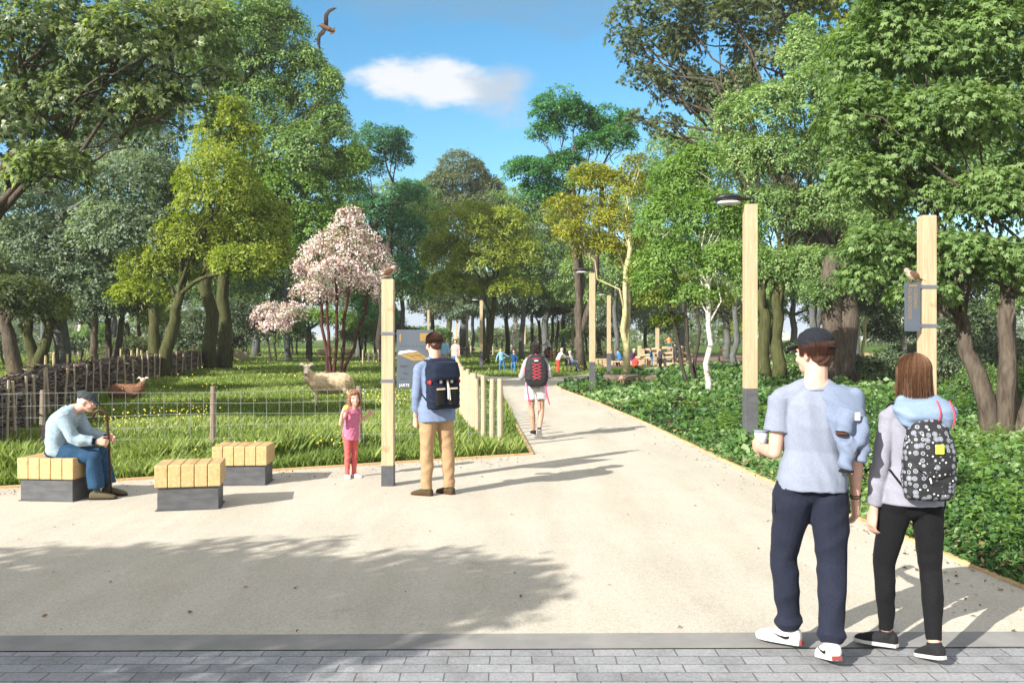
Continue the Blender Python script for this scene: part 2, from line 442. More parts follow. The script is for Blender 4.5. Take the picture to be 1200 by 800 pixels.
so = bpy.data.objects.new('sun', sl); COL.objects.link(so)
dv = Vector((math.cos(SUN_AZ) * math.cos(SUN_EL), math.sin(SUN_AZ) * math.cos(SUN_EL), -math.sin(SUN_EL)))
so.rotation_euler = dv.to_track_quat('-Z', 'Y').to_euler(); so.location = (-20, -20, 30)

# ------------------------------------------------------------------ camera
cd = bpy.data.cameras.new('camera'); cam = bpy.data.objects.new('camera', cd); COL.objects.link(cam)
cd.sensor_width = 36; cd.lens = F / 1200 * 36; cd.shift_y = -5 / 1200; cd.clip_end = 2000; cd.clip_start = .05
cam.location = (0, 0, EYE); cam.rotation_euler = (rad(90), 0, 0); scene.camera = cam
vs = scene.view_settings; vs.view_transform = 'Standard'; vs.look = 'None'; vs.exposure = 1.13; vs.gamma = 1
scene.cycles.use_denoising = True; scene.cycles.max_bounces = 6; scene.cycles.diffuse_bounces = 3
scene.cycles.glossy_bounces = 2; scene.cycles.transmission_bounces = 3; scene.cycles.transparent_max_bounces = 4
scene.cycles.use_adaptive_sampling = True; scene.cycles.adaptive_threshold = .02
# ------------------------------------------------------------------ foliage
def leaf_quads(C, Ax, Nn, L, Wd, rs, bend=.18):
    """rhombic leaves: centre C, long axis Ax, normal Nn, length L, width Wd"""
    S = np.cross(Nn, Ax); S /= np.linalg.norm(S, axis=1, keepdims=True) + 1e-9
    L = L[:, None]; Wd = Wd[:, None]
    b = C - Ax * L * .5; t = C + Ax * L * .5 - Nn * L * bend
    m = C - Ax * L * .06 + Nn * L * .05
    return np.stack([b, m - S * Wd * .5, t, m + S * Wd * .5], 1)
def unit(a): return a / (np.linalg.norm(a, axis=1, keepdims=True) + 1e-9)
def crown(name, lobes, size, mat, parent, seed, density=1.0, spray=11, layer=.34, palm=False, droop=.25, aspect=.5, hole=.12, inner=.25, tonemean=.5, spread=5.0, tonesd=.13):
    rs = np.random.RandomState(seed); PP = []; TT = []
    for li, (c, r) in enumerate(lobes):
        c = np.asarray(c, float); r = np.asarray(r, float)
        area = math.pi * ((r[0] * r[1]) ** 1.6 + (r[0] * r[2]) ** 1.6 + (r[1] * r[2]) ** 1.6) ** (1 / 1.6) * 1.15 * 2
        ns = int(max(12, density * area * .95 / (spray * size * size * aspect * .5)))
        if palm: ns = int(ns * .45)
        u = unit(rs.normal(0, 1, (ns, 3))); u[:, 2] = np.where(u[:, 2] < -.45, -u[:, 2] * .8, u[:, 2]); u = unit(u)
        # uneven outline: sum of a few directional bumps
        bumpv = np.zeros(ns)
        for k in range(9):
            d = nrm(rs.normal(0, 1, 3)); bumpv += rs.uniform(-1, 1) * np.exp(-((1 - u @ d) * 7))
        rr = 1 + .38 * bumpv
        gap = np.zeros(ns)
        for k in range(6):
            d = nrm(rs.normal(0, 1, 3)); gap = np.maximum(gap, np.exp(-((1 - u @ d) * 45)))
        ins = rs.rand(ns) < inner
        rr *= np.where(ins, rs.uniform(.3, .85, ns), rs.uniform(.8, 1.04, ns))
        keep = (rs.rand(ns) > gap * .9) & (rs.rand(ns) > hole)
        u = u[keep]; rr = rr[keep]; ns = len(u)
        pc = c + u * r * rr[:, None]
        nn = unit(u * (1 - layer) + A(0, 0, 1) * layer + rs.normal(0, .28, (ns, 3)))
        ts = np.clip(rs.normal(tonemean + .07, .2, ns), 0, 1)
        k = spray
        C = np.repeat(pc, k, 0); NN = np.repeat(nn, k, 0); U = np.repeat(u, k, 0)
        t1 = unit(np.cross(NN, rs.normal(0, 1, NN.shape)))
        rad_ = np.sqrt(rs.rand(len(C)))[:, None] * size * spread * .36
        C = C + t1 * rad_ + NN * rs.normal(0, size * .35, (len(C), 1)) - A(0, 0, 1) * rad_ * droop
        ax = unit(t1 + U * .5 - A(0, 0, 1) * droop * 1.2 + rs.normal(0, .3, C.shape))
        NL = unit(NN + rs.normal(0, .42, C.shape)); NL = unit(NL - ax * np.sum(NL * ax, 1, keepdims=True))
        L = size * rs.uniform(.7, 1.35, len(C)); T = np.repeat(ts, k) + rs.normal(0, tonesd, len(C))
        if palm:
            S = np.cross(NL, ax)
            for a in (-1.15, -.6, 0, .6, 1.15):
                d = ax * math.cos(a) + S * math.sin(a); l = L * (1.0 if a == 0 else .85 if abs(a) < 1 else .6)
                PP.append(leaf_quads(C + d * (l * .5)[:, None], d, NL, l, l * .34, rs, .22)); TT.append(T)
        else:
            PP.append(leaf_quads(C, ax, NL, L, L * aspect, rs)); TT.append(T)
    return quads(name, np.concatenate(PP), np.concatenate(TT), mat, parent)

LEAF = {
 'mid':    [(0, (.038, .080, .022)), (.5, (.125, .215, .062)), (1, (.27, .39, .15))],
 'bright': [(0, (.055, .13, .018)), (.5, (.155, .28, .055)), (1, (.30, .43, .12))],
 'fresh':  [(0, (.060, .125, .035)), (.5, (.19, .31, .10)), (1, (.36, .48, .20))],
 'yellow': [(0, (.070, .12, .012)), (.5, (.20, .27, .03)), (1, (.38, .43, .07))],
 'gold':   [(0, (.09, .115, .010)), (.5, (.24, .27, .025)), (1, (.46, .44, .06))],
 'teal':   [(0, (.022, .085, .045)), (.5, (.075, .215, .12)), (1, (.19, .38, .25))],
 'emerald':[(0, (.022, .09, .025)), (.5, (.07, .22, .07)), (1, (.17, .38, .16))],
 'grey':   [(0, (.060, .10, .068)), (.5, (.16, .225, .155)), (1, (.32, .40, .30))],
 'olive':  [(0, (.045, .068, .030)), (.5, (.115, .15, .070)), (1, (.23, .27, .14))],
 'dark':   [(0, (.016, .034, .014)), (.5, (.045, .078, .032)), (1, (.14, .18, .09))],
 'maple':  [(0, (.028, .058, .022)), (.5, (.10, .16, .06)), (1, (.33, .40, .20))],
 'blossom':[(0, (.10, .028, .04)), (.28, (.30, .12, .155)), (.5, (.66, .45, .50)), (.72, (.80, .69, .71)), (1, (.86, .82, .82))],
 'ivy':    [(0, (.020, .055, .014)), (.4, (.055, .13, .028)), (.75, (.13, .235, .06)), (1, (.26, .34, .17))],
 'hedge':  [(0, (.06, .095, .04)), (.5, (.13, .19, .08)), (1, (.24, .31, .15))],
}
LM = {k: leafmat('leaves_' + k, v, {'blossom': .25, 'dark': .15, 'ivy': .25}.get(k, .48), .5 if k != 'maple' else .38, .3 if k != 'maple' else .5) for k, v in LEAF.items()}

def wob(p0, p1, n, amp, rs, bow=0):
    p0 = np.asarray(p0, float); p1 = np.asarray(p1, float); L = np.linalg.norm(p1 - p0)
    off = rs.normal(0, amp * L, (n + 1, 3)); off[0] = 0; off[-1] = 0
    pts = [p0 + (p1 - p0) * i / n + off[i] + A(0, 0, bow * L * math.sin(math.pi * i / n)) for i in range(n + 1)]
    return pts
def tree(name, label, base, D, tw, stems, lobes, leaf, px, seed, bark='bark', group=None, cat='tree', limb=True, depth=.8, **kw):
    """base: pixel column of the foot; D metres away; tw: trunk width in pixels; stems: [(dx of foot, top px, top py)];
    lobes: [(px, py, rx, ry, depth offset)], each turned into a clump with its own place and depth"""
    k = D / F; rs = np.random.RandomState(seed)
    o = np.array([(base - 600) * k, D, 0.0])
    t = thing(name, label, cat, o, group=group)
    LB = []
    for q in lobes:
        dd = q[4] if len(q) > 4 else rs.uniform(-.5, .5) * q[2] * k
        Dq = D + dd; kk = Dq / F
        LB.append((A((q[0] - 600) * kk, Dq, EYE - (q[1] - HOR) * kk) - o, A(q[2], q[2] * depth, q[3]) * kk * .92))
    mb = MB(); tops = []
    for si, (dx, tx, ty) in enumerate(stems):
        b = A(dx * k, rs.normal(0, .1) * (si > 0), -.15); tp = A((tx - base) * k, rs.normal(0, .3), EYE - (ty - HOR) * k)
        r = tw * k / 2; pts = wob(b, tp, 6, .014, rs)
        rr = [r * 1.45, r * 1.04, r, r * .95, r * .86, r * .76, r * .6]
        mb.tube(pts, rr, 12); tops.append((pts, r))
    lf_ = min(1, 1.9 / math.sqrt(len(LB)))
    if limb:
        for c, r in LB:
            i = rs.randint(len(tops)) if len(tops) > 1 else 0
            i = min(range(len(tops)), key=lambda j: np.linalg.norm(tops[j][0][-1] - c)) if rs.rand() < .7 else i
            pts, r0 = tops[i]; r0 = r0 * lf_; s0 = pts[rs.randint(4, 7)]
            mb.tube(wob(s0, c + A(0, 0, r[2] * .3), 5, .04, rs, .05), [r0 * f for f in (.58, .46, .36, .27, .18, .09)], 7)
            for j in range(4 if leaf != 'blossom' else 12):
                e = c + unit(rs.normal(0, 1, (1, 3)))[0] * r * .85
                mb.tube(wob(c + (s0 - c) * rs.uniform(.05, .4), e, 4, .05, rs), [r0 * f for f in (.26, .2, .14, .09, .04)], 5)
    mb.build('trunk', M[bark], t, smooth=True)
    crown('crown', LB, px * k, LM[leaf], t, seed + 1000, **kw)
    return t
# ------------------------------------------------------------------ the trees, front to back
tree('maple_tree', 'big dark overhanging maple filling the upper left corner', -75, 24, 34, [(0, -40, 215)],
     [(40, 40, 90, 62), (150, 55, 80, 60), (225, 40, 55, 48), (90, 130, 95, 55), (190, 125, 60, 42), (0, 150, 75, 62), (60, 205, 60, 40), (-60, 70, 80, 80), (255, 95, 26, 26), (-60, 190, 60, 60), (110, -30, 120, 50)],
     'maple', 6.6, 11, 'bark', palm=True, density=1.2, hole=.2, tonemean=.64)
tree('grey_leaved_tree', 'grey-green tree with a straight grey trunk behind the woven fence', 69, 41, 17, [(0, 72, 250)],
     [(160, 215, 62, 40), (60, 290, 75, 42), (150, 275, 70, 42), (20, 250, 60, 50), (205, 245, 36, 36), (110, 330, 75, 30), (180, 180, 36, 28), (10, 325, 55, 30), (215, 285, 30, 22)],
     'grey', 4.6, 12, 'bark_grey', density=1.15)
tree('yellow_green_tree', 'forked tree with yellow-green crown left of the blossom', 185, 39, 15, [(0, 178, 360), (2, 212, 345)],
     [(265, 165, 46, 40), (262, 225, 62, 52), (305, 265, 46, 46), (230, 285, 60, 44), (190, 315, 50, 30), (285, 310, 50, 28), (325, 300, 26, 26), (270, 130, 22, 20), (165, 345, 40, 22)],
     'yellow', 3.6, 13, 'bark_olive', density=1.2, tonemean=.58)
tree('tall_ash_tree', 'tall fresh green tree on an olive trunk with the flying bird above', 245, 49, 15, [(0, 247, 240)],
     [(318, 60, 45, 60), (300, 130, 60, 60), (368, 110, 36, 40), (285, 40, 45, 50), (320, 15, 22, 34), (385, 150, 36, 36), (350, 180, 50, 45), (250, 60, 45, 60), (358, 72, 26, 26), (390, 96, 14, 18), (340, 30, 12, 22)],
     'fresh', 3.6, 14, 'bark_olive', density=1.3, group='twin olive trunks')
tree('tall_ash_tree', 'bushy green tree on the right-hand olive trunk, behind the blossom crown', 262, 50, 15, [(0, 263, 260)],
     [(385, 210, 45, 40), (340, 230, 50, 45), (300, 215, 40, 40), (400, 260, 32, 36), (370, 265, 42, 36), (415, 190, 22, 26), (320, 265, 45, 35), (345, 300, 40, 26), (300, 305, 36, 26), (395, 300, 36, 26)],
     'bright', 3.6, 15, 'bark_olive', density=1.3, group='twin olive trunks')
tree('blossom_tree', 'large pink blossom tree on dark stems behind the sheep', 391, 34.5, 3.9, [(-5, 368, 318), (-1, 395, 300), (5, 415, 305), (8, 440, 325), (-2, 380, 330)],
     [(408, 290, 26, 38), (372, 300, 24, 22), (440, 305, 22, 24), (395, 325, 42, 26), (430, 335, 30, 20), (362, 345, 26, 18), (415, 262, 14, 20), (450, 345, 16, 12), (345, 365, 18, 14), (385, 350, 30, 16), (355, 320, 14, 14), (405, 255, 7, 14), (378, 285, 7, 16), (438, 288, 8, 18), (458, 320, 12, 12), (352, 312, 9, 12), (425, 275, 8, 16)],
     'blossom', 2.7, 16, 'bark_red', density=.8, hole=.4, tonesd=.28, layer=.2, inner=.35, droop=.0, spread=6, group='pink blossom trees', tonemean=.60)
tree('blossom_tree', 'small pale pink blossom tree far left of the large one', 321, 60, 2.6, [(-4, 312, 395), (2, 324, 395)],
     [(318, 368, 22, 15), (302, 378, 14, 14), (334, 378, 15, 14), (320, 384, 24, 9)],
     'blossom', 2.5, 17, 'bark_dark', density=1.1, hole=.25, layer=.2, droop=0, group='pink blossom trees', tonesd=.24, tonemean=.58)
tree('spreading_tree', 'small dark-trunked tree with green crown under the large blossom', 362, 62, 8, [(0, 362, 385)],
     [(360, 372, 40, 12), (395, 375, 30, 14), (340, 385, 22, 10)], 'bright', 3, 18, 'bark_dark')
tree('cedar_tree', 'teal layered tree against the sky left of the cloud gap', 448, 60, 8, [(0, 440, 240), (3, 462, 215)],
     [(440, 168, 30, 22), (462, 185, 24, 22), (425, 195, 26, 20), (470, 160, 14, 12), (415, 225, 22, 16), (480, 228, 24, 20), (440, 252, 40, 26), (470, 275, 34, 30), (430, 300, 34, 30), (465, 320, 36, 24)],
     'teal', 2.9, 19, 'bark_dark', density=1.25, layer=.7)
tree('lime_tree', 'rounded olive-grey tree on the skyline in the centre', 545, 95, 9, [(0, 545, 260)],
     [(540, 205, 34, 26), (515, 225, 28, 28), (570, 225, 28, 26), (545, 245, 50, 26), (500, 250, 24, 24), (595, 250, 24, 24)],
     'olive', 2.8, 20, 'bark_grey', density=1.3)
tree('yellow_green_tree', 'broad yellow-green tree on a forked trunk at the end of the path', 568, 58, 8, [(0, 566, 365), (1, 580, 345)],
     [(545, 270, 42, 26), (590, 265, 36, 26), (520, 300, 32, 32), (565, 305, 48, 34), (610, 300, 30, 28), (530, 335, 34, 20), (590, 338, 40, 18), (560, 250, 26, 16)],
     'yellow', 2.9, 21, 'bark_olive', density=1.2, tonemean=.64)
tree('umbrella_pine', 'tall emerald tree with tiered umbrella tops right of the cloud', 682, 47, 8, [(0, 678, 230), (-2, 668, 190), (2, 706, 195)],
     [(650, 128, 32, 20), (672, 138, 32, 22), (640, 155, 22, 16), (708, 150, 34, 22), (725, 165, 26, 20), (690, 170, 26, 16), (618, 200, 32, 18), (660, 195, 32, 24), (735, 140, 14, 12), (640, 225, 34, 18), (690, 210, 30, 16)],
     'emerald', 3.1, 22, 'bark', density=1.35, layer=.7)
tree('silver_tree', 'soft silver-green tree behind the tall emerald one', 640, 75, 8, [(0, 640, 330)],
     [(640, 275, 50, 34), (615, 310, 42, 30), (660, 320, 44, 34), (690, 300, 40, 36), (600, 345, 34, 22), (640, 350, 44, 24), (690, 345, 40, 26)],
     'grey', 2.9, 23, 'bark_grey', density=1.3)
tree('golden_tree', 'golden-leaved tree with a slender yellow trunk beside the log', 733, 38, 7.5, [(0, 731, 330), (1, 736, 260)],
     [(700, 210, 38, 24), (735, 220, 26, 24), (690, 250, 46, 26), (725, 265, 30, 24), (670, 275, 30, 18), (705, 290, 42, 20), (740, 300, 26, 22), (660, 240, 22, 14), (745, 190, 16, 12)],
     'gold', 3.4, 24, 'bark_yellow', density=.95, hole=.25)
tree('birch_tree', 'white-stemmed birch with light crown in the ivy bed', 829, 26.5, 6.6, [(0, 826, 335)],
     [(800, 215, 46, 36), (775, 260, 36, 40), (830, 255, 46, 40), (870, 265, 30, 36), (790, 305, 44, 34), (850, 310, 44, 32), (825, 185, 28, 20), (770, 330, 30, 22), (815, 345, 40, 18)],
     'bright', 4.0, 25, 'bark_birch', density=1.15)
tree('multi_stem_tree', 'bushy tree on three thin dark stems left of the birch', 813, 31, 4.2, [(-6, 783, 355), (-1, 800, 350), (3, 818, 350)],
     [(770, 350, 30, 20), (800, 335, 36, 22), (755, 325, 22, 24), (830, 350, 28, 18), (785, 375, 26, 11)],
     'yellow', 3.4, 26, 'bark_dark', density=1.0, tonemean=.25)
tree('oak_tree', 'dark brownish oak reaching over the sky at top right', 978, 42, 22, [(0, 972, 250), (10, 985, 240)],
     [(850, 30, 70, 48), (780, 60, 50, 36), (900, 70, 60, 44), (800, 110, 40, 34), (755, 95, 28, 24), (840, 110, 46, 34), (735, 50, 22, 18), (790, 10, 55, 32), (780, 150, 24, 18), (900, 5, 70, 34), (745, 140, 14, 12), (735, 20, 26, 16)],
     'olive', 4.6, 27, 'bark', palm=True, density=.95, hole=.25)
tree('lime_tree', 'tree with large yellow-lit leaves along the top edge', 953, 44, 8, [(0, 950, 300), (3, 962, 290)],
     [(960, 8, 58, 40), (1015, 0, 55, 40), (925, -10, 40, 30), (990, 45, 40, 26), (1040, 40, 40, 30)],
     'yellow', 7, 28, 'bark_grey', palm=True, density=.9)
tree('hornbeam_tree', 'upright light green tree on two olive trunks behind the lamp', 904, 37, 15, [(-8, 894, 330), (8, 914, 330)],
     [(940, 70, 36, 30), (900, 130, 46, 46), (960, 110, 46, 44), (865, 185, 34, 42), (920, 190, 50, 44), (975, 170, 36, 44), (855, 140, 20, 26), (900, 250, 48, 40), (950, 250, 46, 42), (900, 315, 46, 36), (955, 320, 46, 36), (940, 40, 20, 20), (985, 110, 40, 50), (1000, 240, 36, 50)],
     'fresh', 3.6, 29, 'bark_olive', density=1.3, tonemean=.6)
tree('chestnut_tree', 'huge bright layered tree with leaning stems at the right edge', 1172, 15.6, 21, [(-3, 1132, 350), (4, 1178, 350), (16, 1205, 340), (22, 1240, 330)],
     [(1080, 60, 66, 46), (1150, 50, 70, 50), (1030, 130, 55, 40), (1110, 140, 75, 46), (1180, 140, 60, 55), (1010, 210, 46, 34), (1080, 225, 70, 40), (1160, 235, 70, 46), (1030, 285, 48, 32), (1120, 300, 70, 34), (1190, 310, 50, 36), (1230, 220, 60, 80), (1010, 320, 26, 20), (1110, 5, 90, 34), (1200, 20, 60, 50), (1080, 340, 40, 16), (1250, 90, 60, 80), (1015, 65, 50, 44), (1055, 15, 50, 44), (990, 140, 34, 40), (1060, 180, 60, 40)],
     'mid', 6.4, 30, 'bark', density=1.7, palm=True, tonemean=.66, layer=.45, droop=.5, hole=.05)

# second row closing the gaps between the crowns
for i, (px_, D_, tw_, lf, lb, bk, lobes_) in enumerate((
    (470, 72, 6, 'mid', 'soft green tree between the teal cedar and the path end', 'bark_grey', [(470, 245, 44, 36), (440, 300, 44, 36), (500, 300, 40, 38), (470, 340, 50, 26), (495, 265, 36, 30), (420, 330, 36, 26)]),
    (612, 68, 6, 'mid', 'mid green tree right of the broad yellow-green one', 'bark_grey', [(622, 250, 42, 34), (595, 290, 40, 32), (645, 305, 40, 34), (610, 330, 40, 24), (665, 345, 34, 22)]),
    (722, 58, 6, 'fresh', 'fresh green tree behind the slender yellow trunk', 'bark_grey', [(728, 320, 42, 34), (765, 295, 40, 38), (700, 345, 36, 22), (745, 245, 38, 34), (760, 345, 36, 20), (680, 320, 30, 26)]),
    (862, 52, 7, 'fresh', 'tall light green tree rising behind the birch crown', 'bark_grey', [(790, 180, 34, 32), (845, 130, 34, 36), (835, 180, 40, 40), (790, 230, 44, 40), (880, 220, 44, 44), (860, 290, 50, 44), (760, 215, 24, 30), (870, 100, 26, 30), (895, 340, 40, 24)]),
    (338, 66, 7, 'mid', 'green tree closing the view between the twin trunks and the blossom', 'bark_grey', [(330, 300, 50, 34), (375, 325, 42, 26), (300, 335, 40, 24), (350, 350, 44, 16), (405, 290, 36, 36), (280, 300, 40, 36)]),
    (52, 57, 8, 'olive', 'olive tree whose crown closes the upper left behind the maple', 'bark_grey', [(40, 220, 66, 54), (110, 190, 56, 54), (175, 140, 54, 46), (225, 90, 46, 56), (60, 120, 60, 60), (140, 70, 60, 56), (230, 20, 50, 46)]),
    (133, 60, 7, 'mid', 'soft green tree filling behind the grey-leaved crown', 'bark_grey', [(130, 265, 60, 44), (190, 225, 46, 40), (70, 320, 56, 36), (205, 290, 40, 40), (240, 330, 40, 30), (20, 300, 60, 50)]),
    (1105, 33, 9, 'mid', 'tall green tree filling the upper right behind the chestnut', 'bark', [(1050, 100, 80, 60), (1150, 100, 80, 60), (1190, 20, 66, 54), (1050, 25, 60, 50), (1000, 70, 46, 50), (1100, 200, 80, 60), (1010, 190, 50, 50), (1180, 200, 60, 60), (1040, 280, 50, 44)]),
    (1003, 50, 8, 'mid', 'mid green tree between the light hornbeam and the chestnut', 'bark_grey', [(1000, 250, 50, 50), (960, 290, 50, 44), (1030, 330, 50, 36), (985, 180, 40, 50), (930, 330, 40, 34)]),
    (594, 82, 5, 'grey', 'grey-green tree low behind the broad yellow-green one', 'bark_dark', [(540, 340, 50, 26), (505, 335, 36, 26), (590, 345, 44, 24), (560, 365, 40, 10)]))):
    tree('woodland_tree', lb, px_, D_, tw_, [(0, px_, 330)], lobes_, lf, 2.9 if D_ > 40 else 5, 200 + i, bk, group='trees of the second row', tonemean=.58)
# woods on the left
lw = 'trees of the left-hand wood'
tree('old_tree', 'leaning old grey trunk at the left edge behind the woven fence', 22, 37, 17, [(0, 2, 360)],
     [(10, 345, 60, 26), (-40, 320, 60, 40), (40, 365, 40, 16)], 'olive', 4, 31, 'bark', group=lw)
tree('old_tree', 'mossy forked stump-like tree beside the leaning trunk', 40, 40, 13, [(0, 30, 365), (2, 58, 370)],
     [(40, 355, 40, 22), (65, 362, 26, 18), (20, 350, 30, 20)], 'yellow', 3.6, 32, 'bark_olive', group=lw, tonemean=.25)
tree('thicket_tree', 'reddish trunk nearest the grey straight trunk in the left wood', 109, 52, 9, [(0, 113, 370)],
     [(110, 350, 36, 26), (90, 370, 26, 14)], 'grey', 3.2, 33, 'bark', group=lw)
tree('thicket_tree', 'dark slanted trunk pair in the middle of the left wood', 131, 53, 8, [(-6, 126, 372), (4, 142, 365)],
     [(140, 345, 36, 26), (120, 362, 26, 14), (165, 360, 26, 18)], 'olive', 3.2, 34, 'bark_dark', group=lw)
tree('thicket_tree', 'far thin-trunked tree in front of the pale gap on the left', 155, 66, 5, [(-3, 150, 378), (3, 162, 375)],
     [(160, 362, 40, 20), (190, 375, 30, 16), (140, 352, 30, 20)], 'yellow', 2.8, 35, 'bark_dark', group=lw, tonemean=.35)
tree('rhododendron_bush', 'dark evergreen bush behind the end of the woven fence', 262, 60, 5, [(-10, 250, 392), (8, 275, 390)],
     [(235, 385, 34, 24), (270, 375, 34, 28), (300, 388, 20, 22), (220, 400, 24, 14), (255, 402, 40, 14)], 'dark', 3.0, 36, 'bark_dark', cat='bush', tonemean=.55)
tree('woodland_tree', 'broad dull green tree closing the far left of the wood', 90, 85, 8, [(0, 92, 340)],
     [(60, 330, 60, 40), (120, 315, 60, 40), (180, 330, 50, 36), (0, 320, 60, 50), (230, 340, 46, 36)], 'grey', 2.9, 37, 'bark_grey', group=lw)
tree('woodland_tree', 'white-barked trunk far behind the picnic table', 93, 78, 5, [(0, 92, 350)],
     [(95, 340, 36, 22), (70, 350, 24, 14)], 'olive', 2.8, 38, 'bark_birch', group=lw)
tree('woodland_tree', 'large rounded green tree filling behind the yellow-green crown', 300, 78, 9, [(0, 300, 330)],
     [(250, 290, 60, 46), (310, 270, 60, 50), (340, 330, 45, 36), (210, 320, 50, 36), (270, 345, 50, 26)], 'mid', 2.9, 39, 'bark_grey', group=lw)

# woods beyond the path end
cw = 'far trees beyond the lawn'
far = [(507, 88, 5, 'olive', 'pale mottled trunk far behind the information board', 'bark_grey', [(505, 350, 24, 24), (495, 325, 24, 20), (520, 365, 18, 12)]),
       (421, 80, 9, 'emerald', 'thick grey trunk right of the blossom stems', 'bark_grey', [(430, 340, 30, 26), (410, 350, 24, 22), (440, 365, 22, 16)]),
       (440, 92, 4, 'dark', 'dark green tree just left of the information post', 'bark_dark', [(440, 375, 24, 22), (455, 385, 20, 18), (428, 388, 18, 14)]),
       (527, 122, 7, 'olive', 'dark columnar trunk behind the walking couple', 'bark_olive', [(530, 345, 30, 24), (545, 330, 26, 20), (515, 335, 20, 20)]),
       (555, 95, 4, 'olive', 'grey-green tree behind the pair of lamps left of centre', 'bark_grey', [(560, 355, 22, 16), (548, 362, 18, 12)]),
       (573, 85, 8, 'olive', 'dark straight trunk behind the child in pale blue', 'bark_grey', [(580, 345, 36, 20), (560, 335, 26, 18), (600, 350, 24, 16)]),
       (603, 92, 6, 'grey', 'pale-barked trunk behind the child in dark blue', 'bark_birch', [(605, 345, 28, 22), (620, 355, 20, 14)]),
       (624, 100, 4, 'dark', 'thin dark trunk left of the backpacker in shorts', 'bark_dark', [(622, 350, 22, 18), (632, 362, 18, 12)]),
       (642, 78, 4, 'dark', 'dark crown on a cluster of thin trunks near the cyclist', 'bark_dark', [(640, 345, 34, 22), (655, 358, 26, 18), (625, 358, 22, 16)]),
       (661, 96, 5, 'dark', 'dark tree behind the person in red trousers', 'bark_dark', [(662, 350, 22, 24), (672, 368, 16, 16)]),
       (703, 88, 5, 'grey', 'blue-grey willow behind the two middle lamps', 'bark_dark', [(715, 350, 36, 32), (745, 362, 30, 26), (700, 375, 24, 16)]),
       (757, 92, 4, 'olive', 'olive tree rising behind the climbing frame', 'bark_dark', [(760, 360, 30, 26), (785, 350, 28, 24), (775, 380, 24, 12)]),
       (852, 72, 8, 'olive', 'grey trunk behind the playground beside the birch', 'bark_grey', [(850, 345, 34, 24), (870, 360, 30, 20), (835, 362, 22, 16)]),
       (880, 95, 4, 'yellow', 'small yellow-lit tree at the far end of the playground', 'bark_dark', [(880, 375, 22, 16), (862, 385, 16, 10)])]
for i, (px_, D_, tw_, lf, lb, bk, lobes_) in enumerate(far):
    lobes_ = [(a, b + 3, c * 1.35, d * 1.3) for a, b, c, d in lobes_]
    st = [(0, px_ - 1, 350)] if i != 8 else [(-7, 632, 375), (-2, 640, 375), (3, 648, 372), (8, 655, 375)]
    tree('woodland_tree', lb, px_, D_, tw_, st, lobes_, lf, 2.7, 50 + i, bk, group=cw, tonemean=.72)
# woods on the right
rw = 'trees of the right-hand wood'
right = [(980, 34, 25, 'bark', [(0, 976, 300), (12, 996, 290)], [(985, 340, 40, 24), (1010, 300, 36, 36), (960, 350, 26, 18)], 'mid', 'thick mottled brown trunk behind the man in the cap'),
         (1010, 36, 4, 'bark_yellow', [(0, 1009, 370)], [(1020, 360, 34, 22), (1045, 345, 34, 28)], 'dark', 'thin yellow trunk between the two walkers'),
         (1060, 40, 6, 'bark_birch', [(0, 1064, 360)], [(1060, 370, 40, 26), (1090, 355, 40, 30), (1040, 390, 28, 18)], 'dark', 'white thin trunk behind the hanging sign'),
         (1120, 32, 5, 'bark_olive', [(-6, 1112, 380), (4, 1126, 375)], [(1120, 390, 38, 22), (1150, 375, 36, 28), (1100, 410, 26, 16)], 'dark', 'dark undergrowth tree right of the signpost'),
         (1225, 26, 10, 'bark', [(0, 1215, 330)], [(1200, 350, 50, 40), (1240, 300, 50, 50)], 'mid', 'shaded tree closing the right edge'),
         (930, 60, 8, 'bark_grey', [(0, 932, 340)], [(930, 345, 44, 30), (895, 360, 30, 22), (965, 370, 30, 20)], 'mid', 'mid green tree far behind the twin olive trunks'),
         (1090, 62, 8, 'bark_dark', [(0, 1090, 330)], [(1040, 330, 60, 44), (1100, 320, 60, 50), (1160, 340, 60, 44), (1220, 330, 50, 50), (1070, 385, 50, 26), (1140, 395, 50, 22)], 'dark', 'dark green mass of a tree deep in the right wood'),
         (990, 75, 8, 'bark_dark', [(0, 990, 330)], [(950, 320, 60, 50), (1010, 330, 50, 40), (1000, 385, 40, 24)], 'olive', 'olive tree deep in the wood above the man in the cap'),
         (800, 80, 8, 'bark_grey', [(0, 800, 330)], [(770, 300, 46, 40), (820, 300, 50, 44), (860, 310, 40, 40), (740, 330, 30, 30)], 'emerald', 'emerald tree filling behind the birch crown')]
for i, (px_, D_, tw_, bk, st, lobes_, lf, lb) in enumerate(right):
    tree('woodland_tree', lb, px_, D_, tw_, st, lobes_, lf, 3.6 if D_ < 45 else 2.9, 80 + i, bk, group=rw, tonemean=.5)
shr = [(1000, 36, (1000, 428, 26, 14), 'dark', 'low dark shrub behind the man in the cap'),
       (1045, 33, (1045, 425, 26, 18), 'dark', 'dark shrub between the two walkers'),
       (1105, 29, (1108, 430, 26, 18), 'dark', 'shaded shrub right of the signpost'),
       (1140, 27, (1142, 442, 22, 18), 'mid', 'small shrub beside the leaning stems'),
       (935, 42, (935, 425, 24, 12), 'mid', 'green shrub right of the twin olive trunks'),
       (1190, 23, (1192, 450, 26, 26), 'mid', 'shrub behind the leaning stems at the right edge'),
       (945, 55, (950, 408, 40, 12), 'dark', 'far hedge-like shrub in the right wood'),
       (1075, 48, (1075, 415, 44, 14), 'dark', 'broad dark shrub deep in the right wood'),
       (1165, 42, (1170, 415, 50, 18), 'dark', 'dark shrub behind the right-hand stems')]
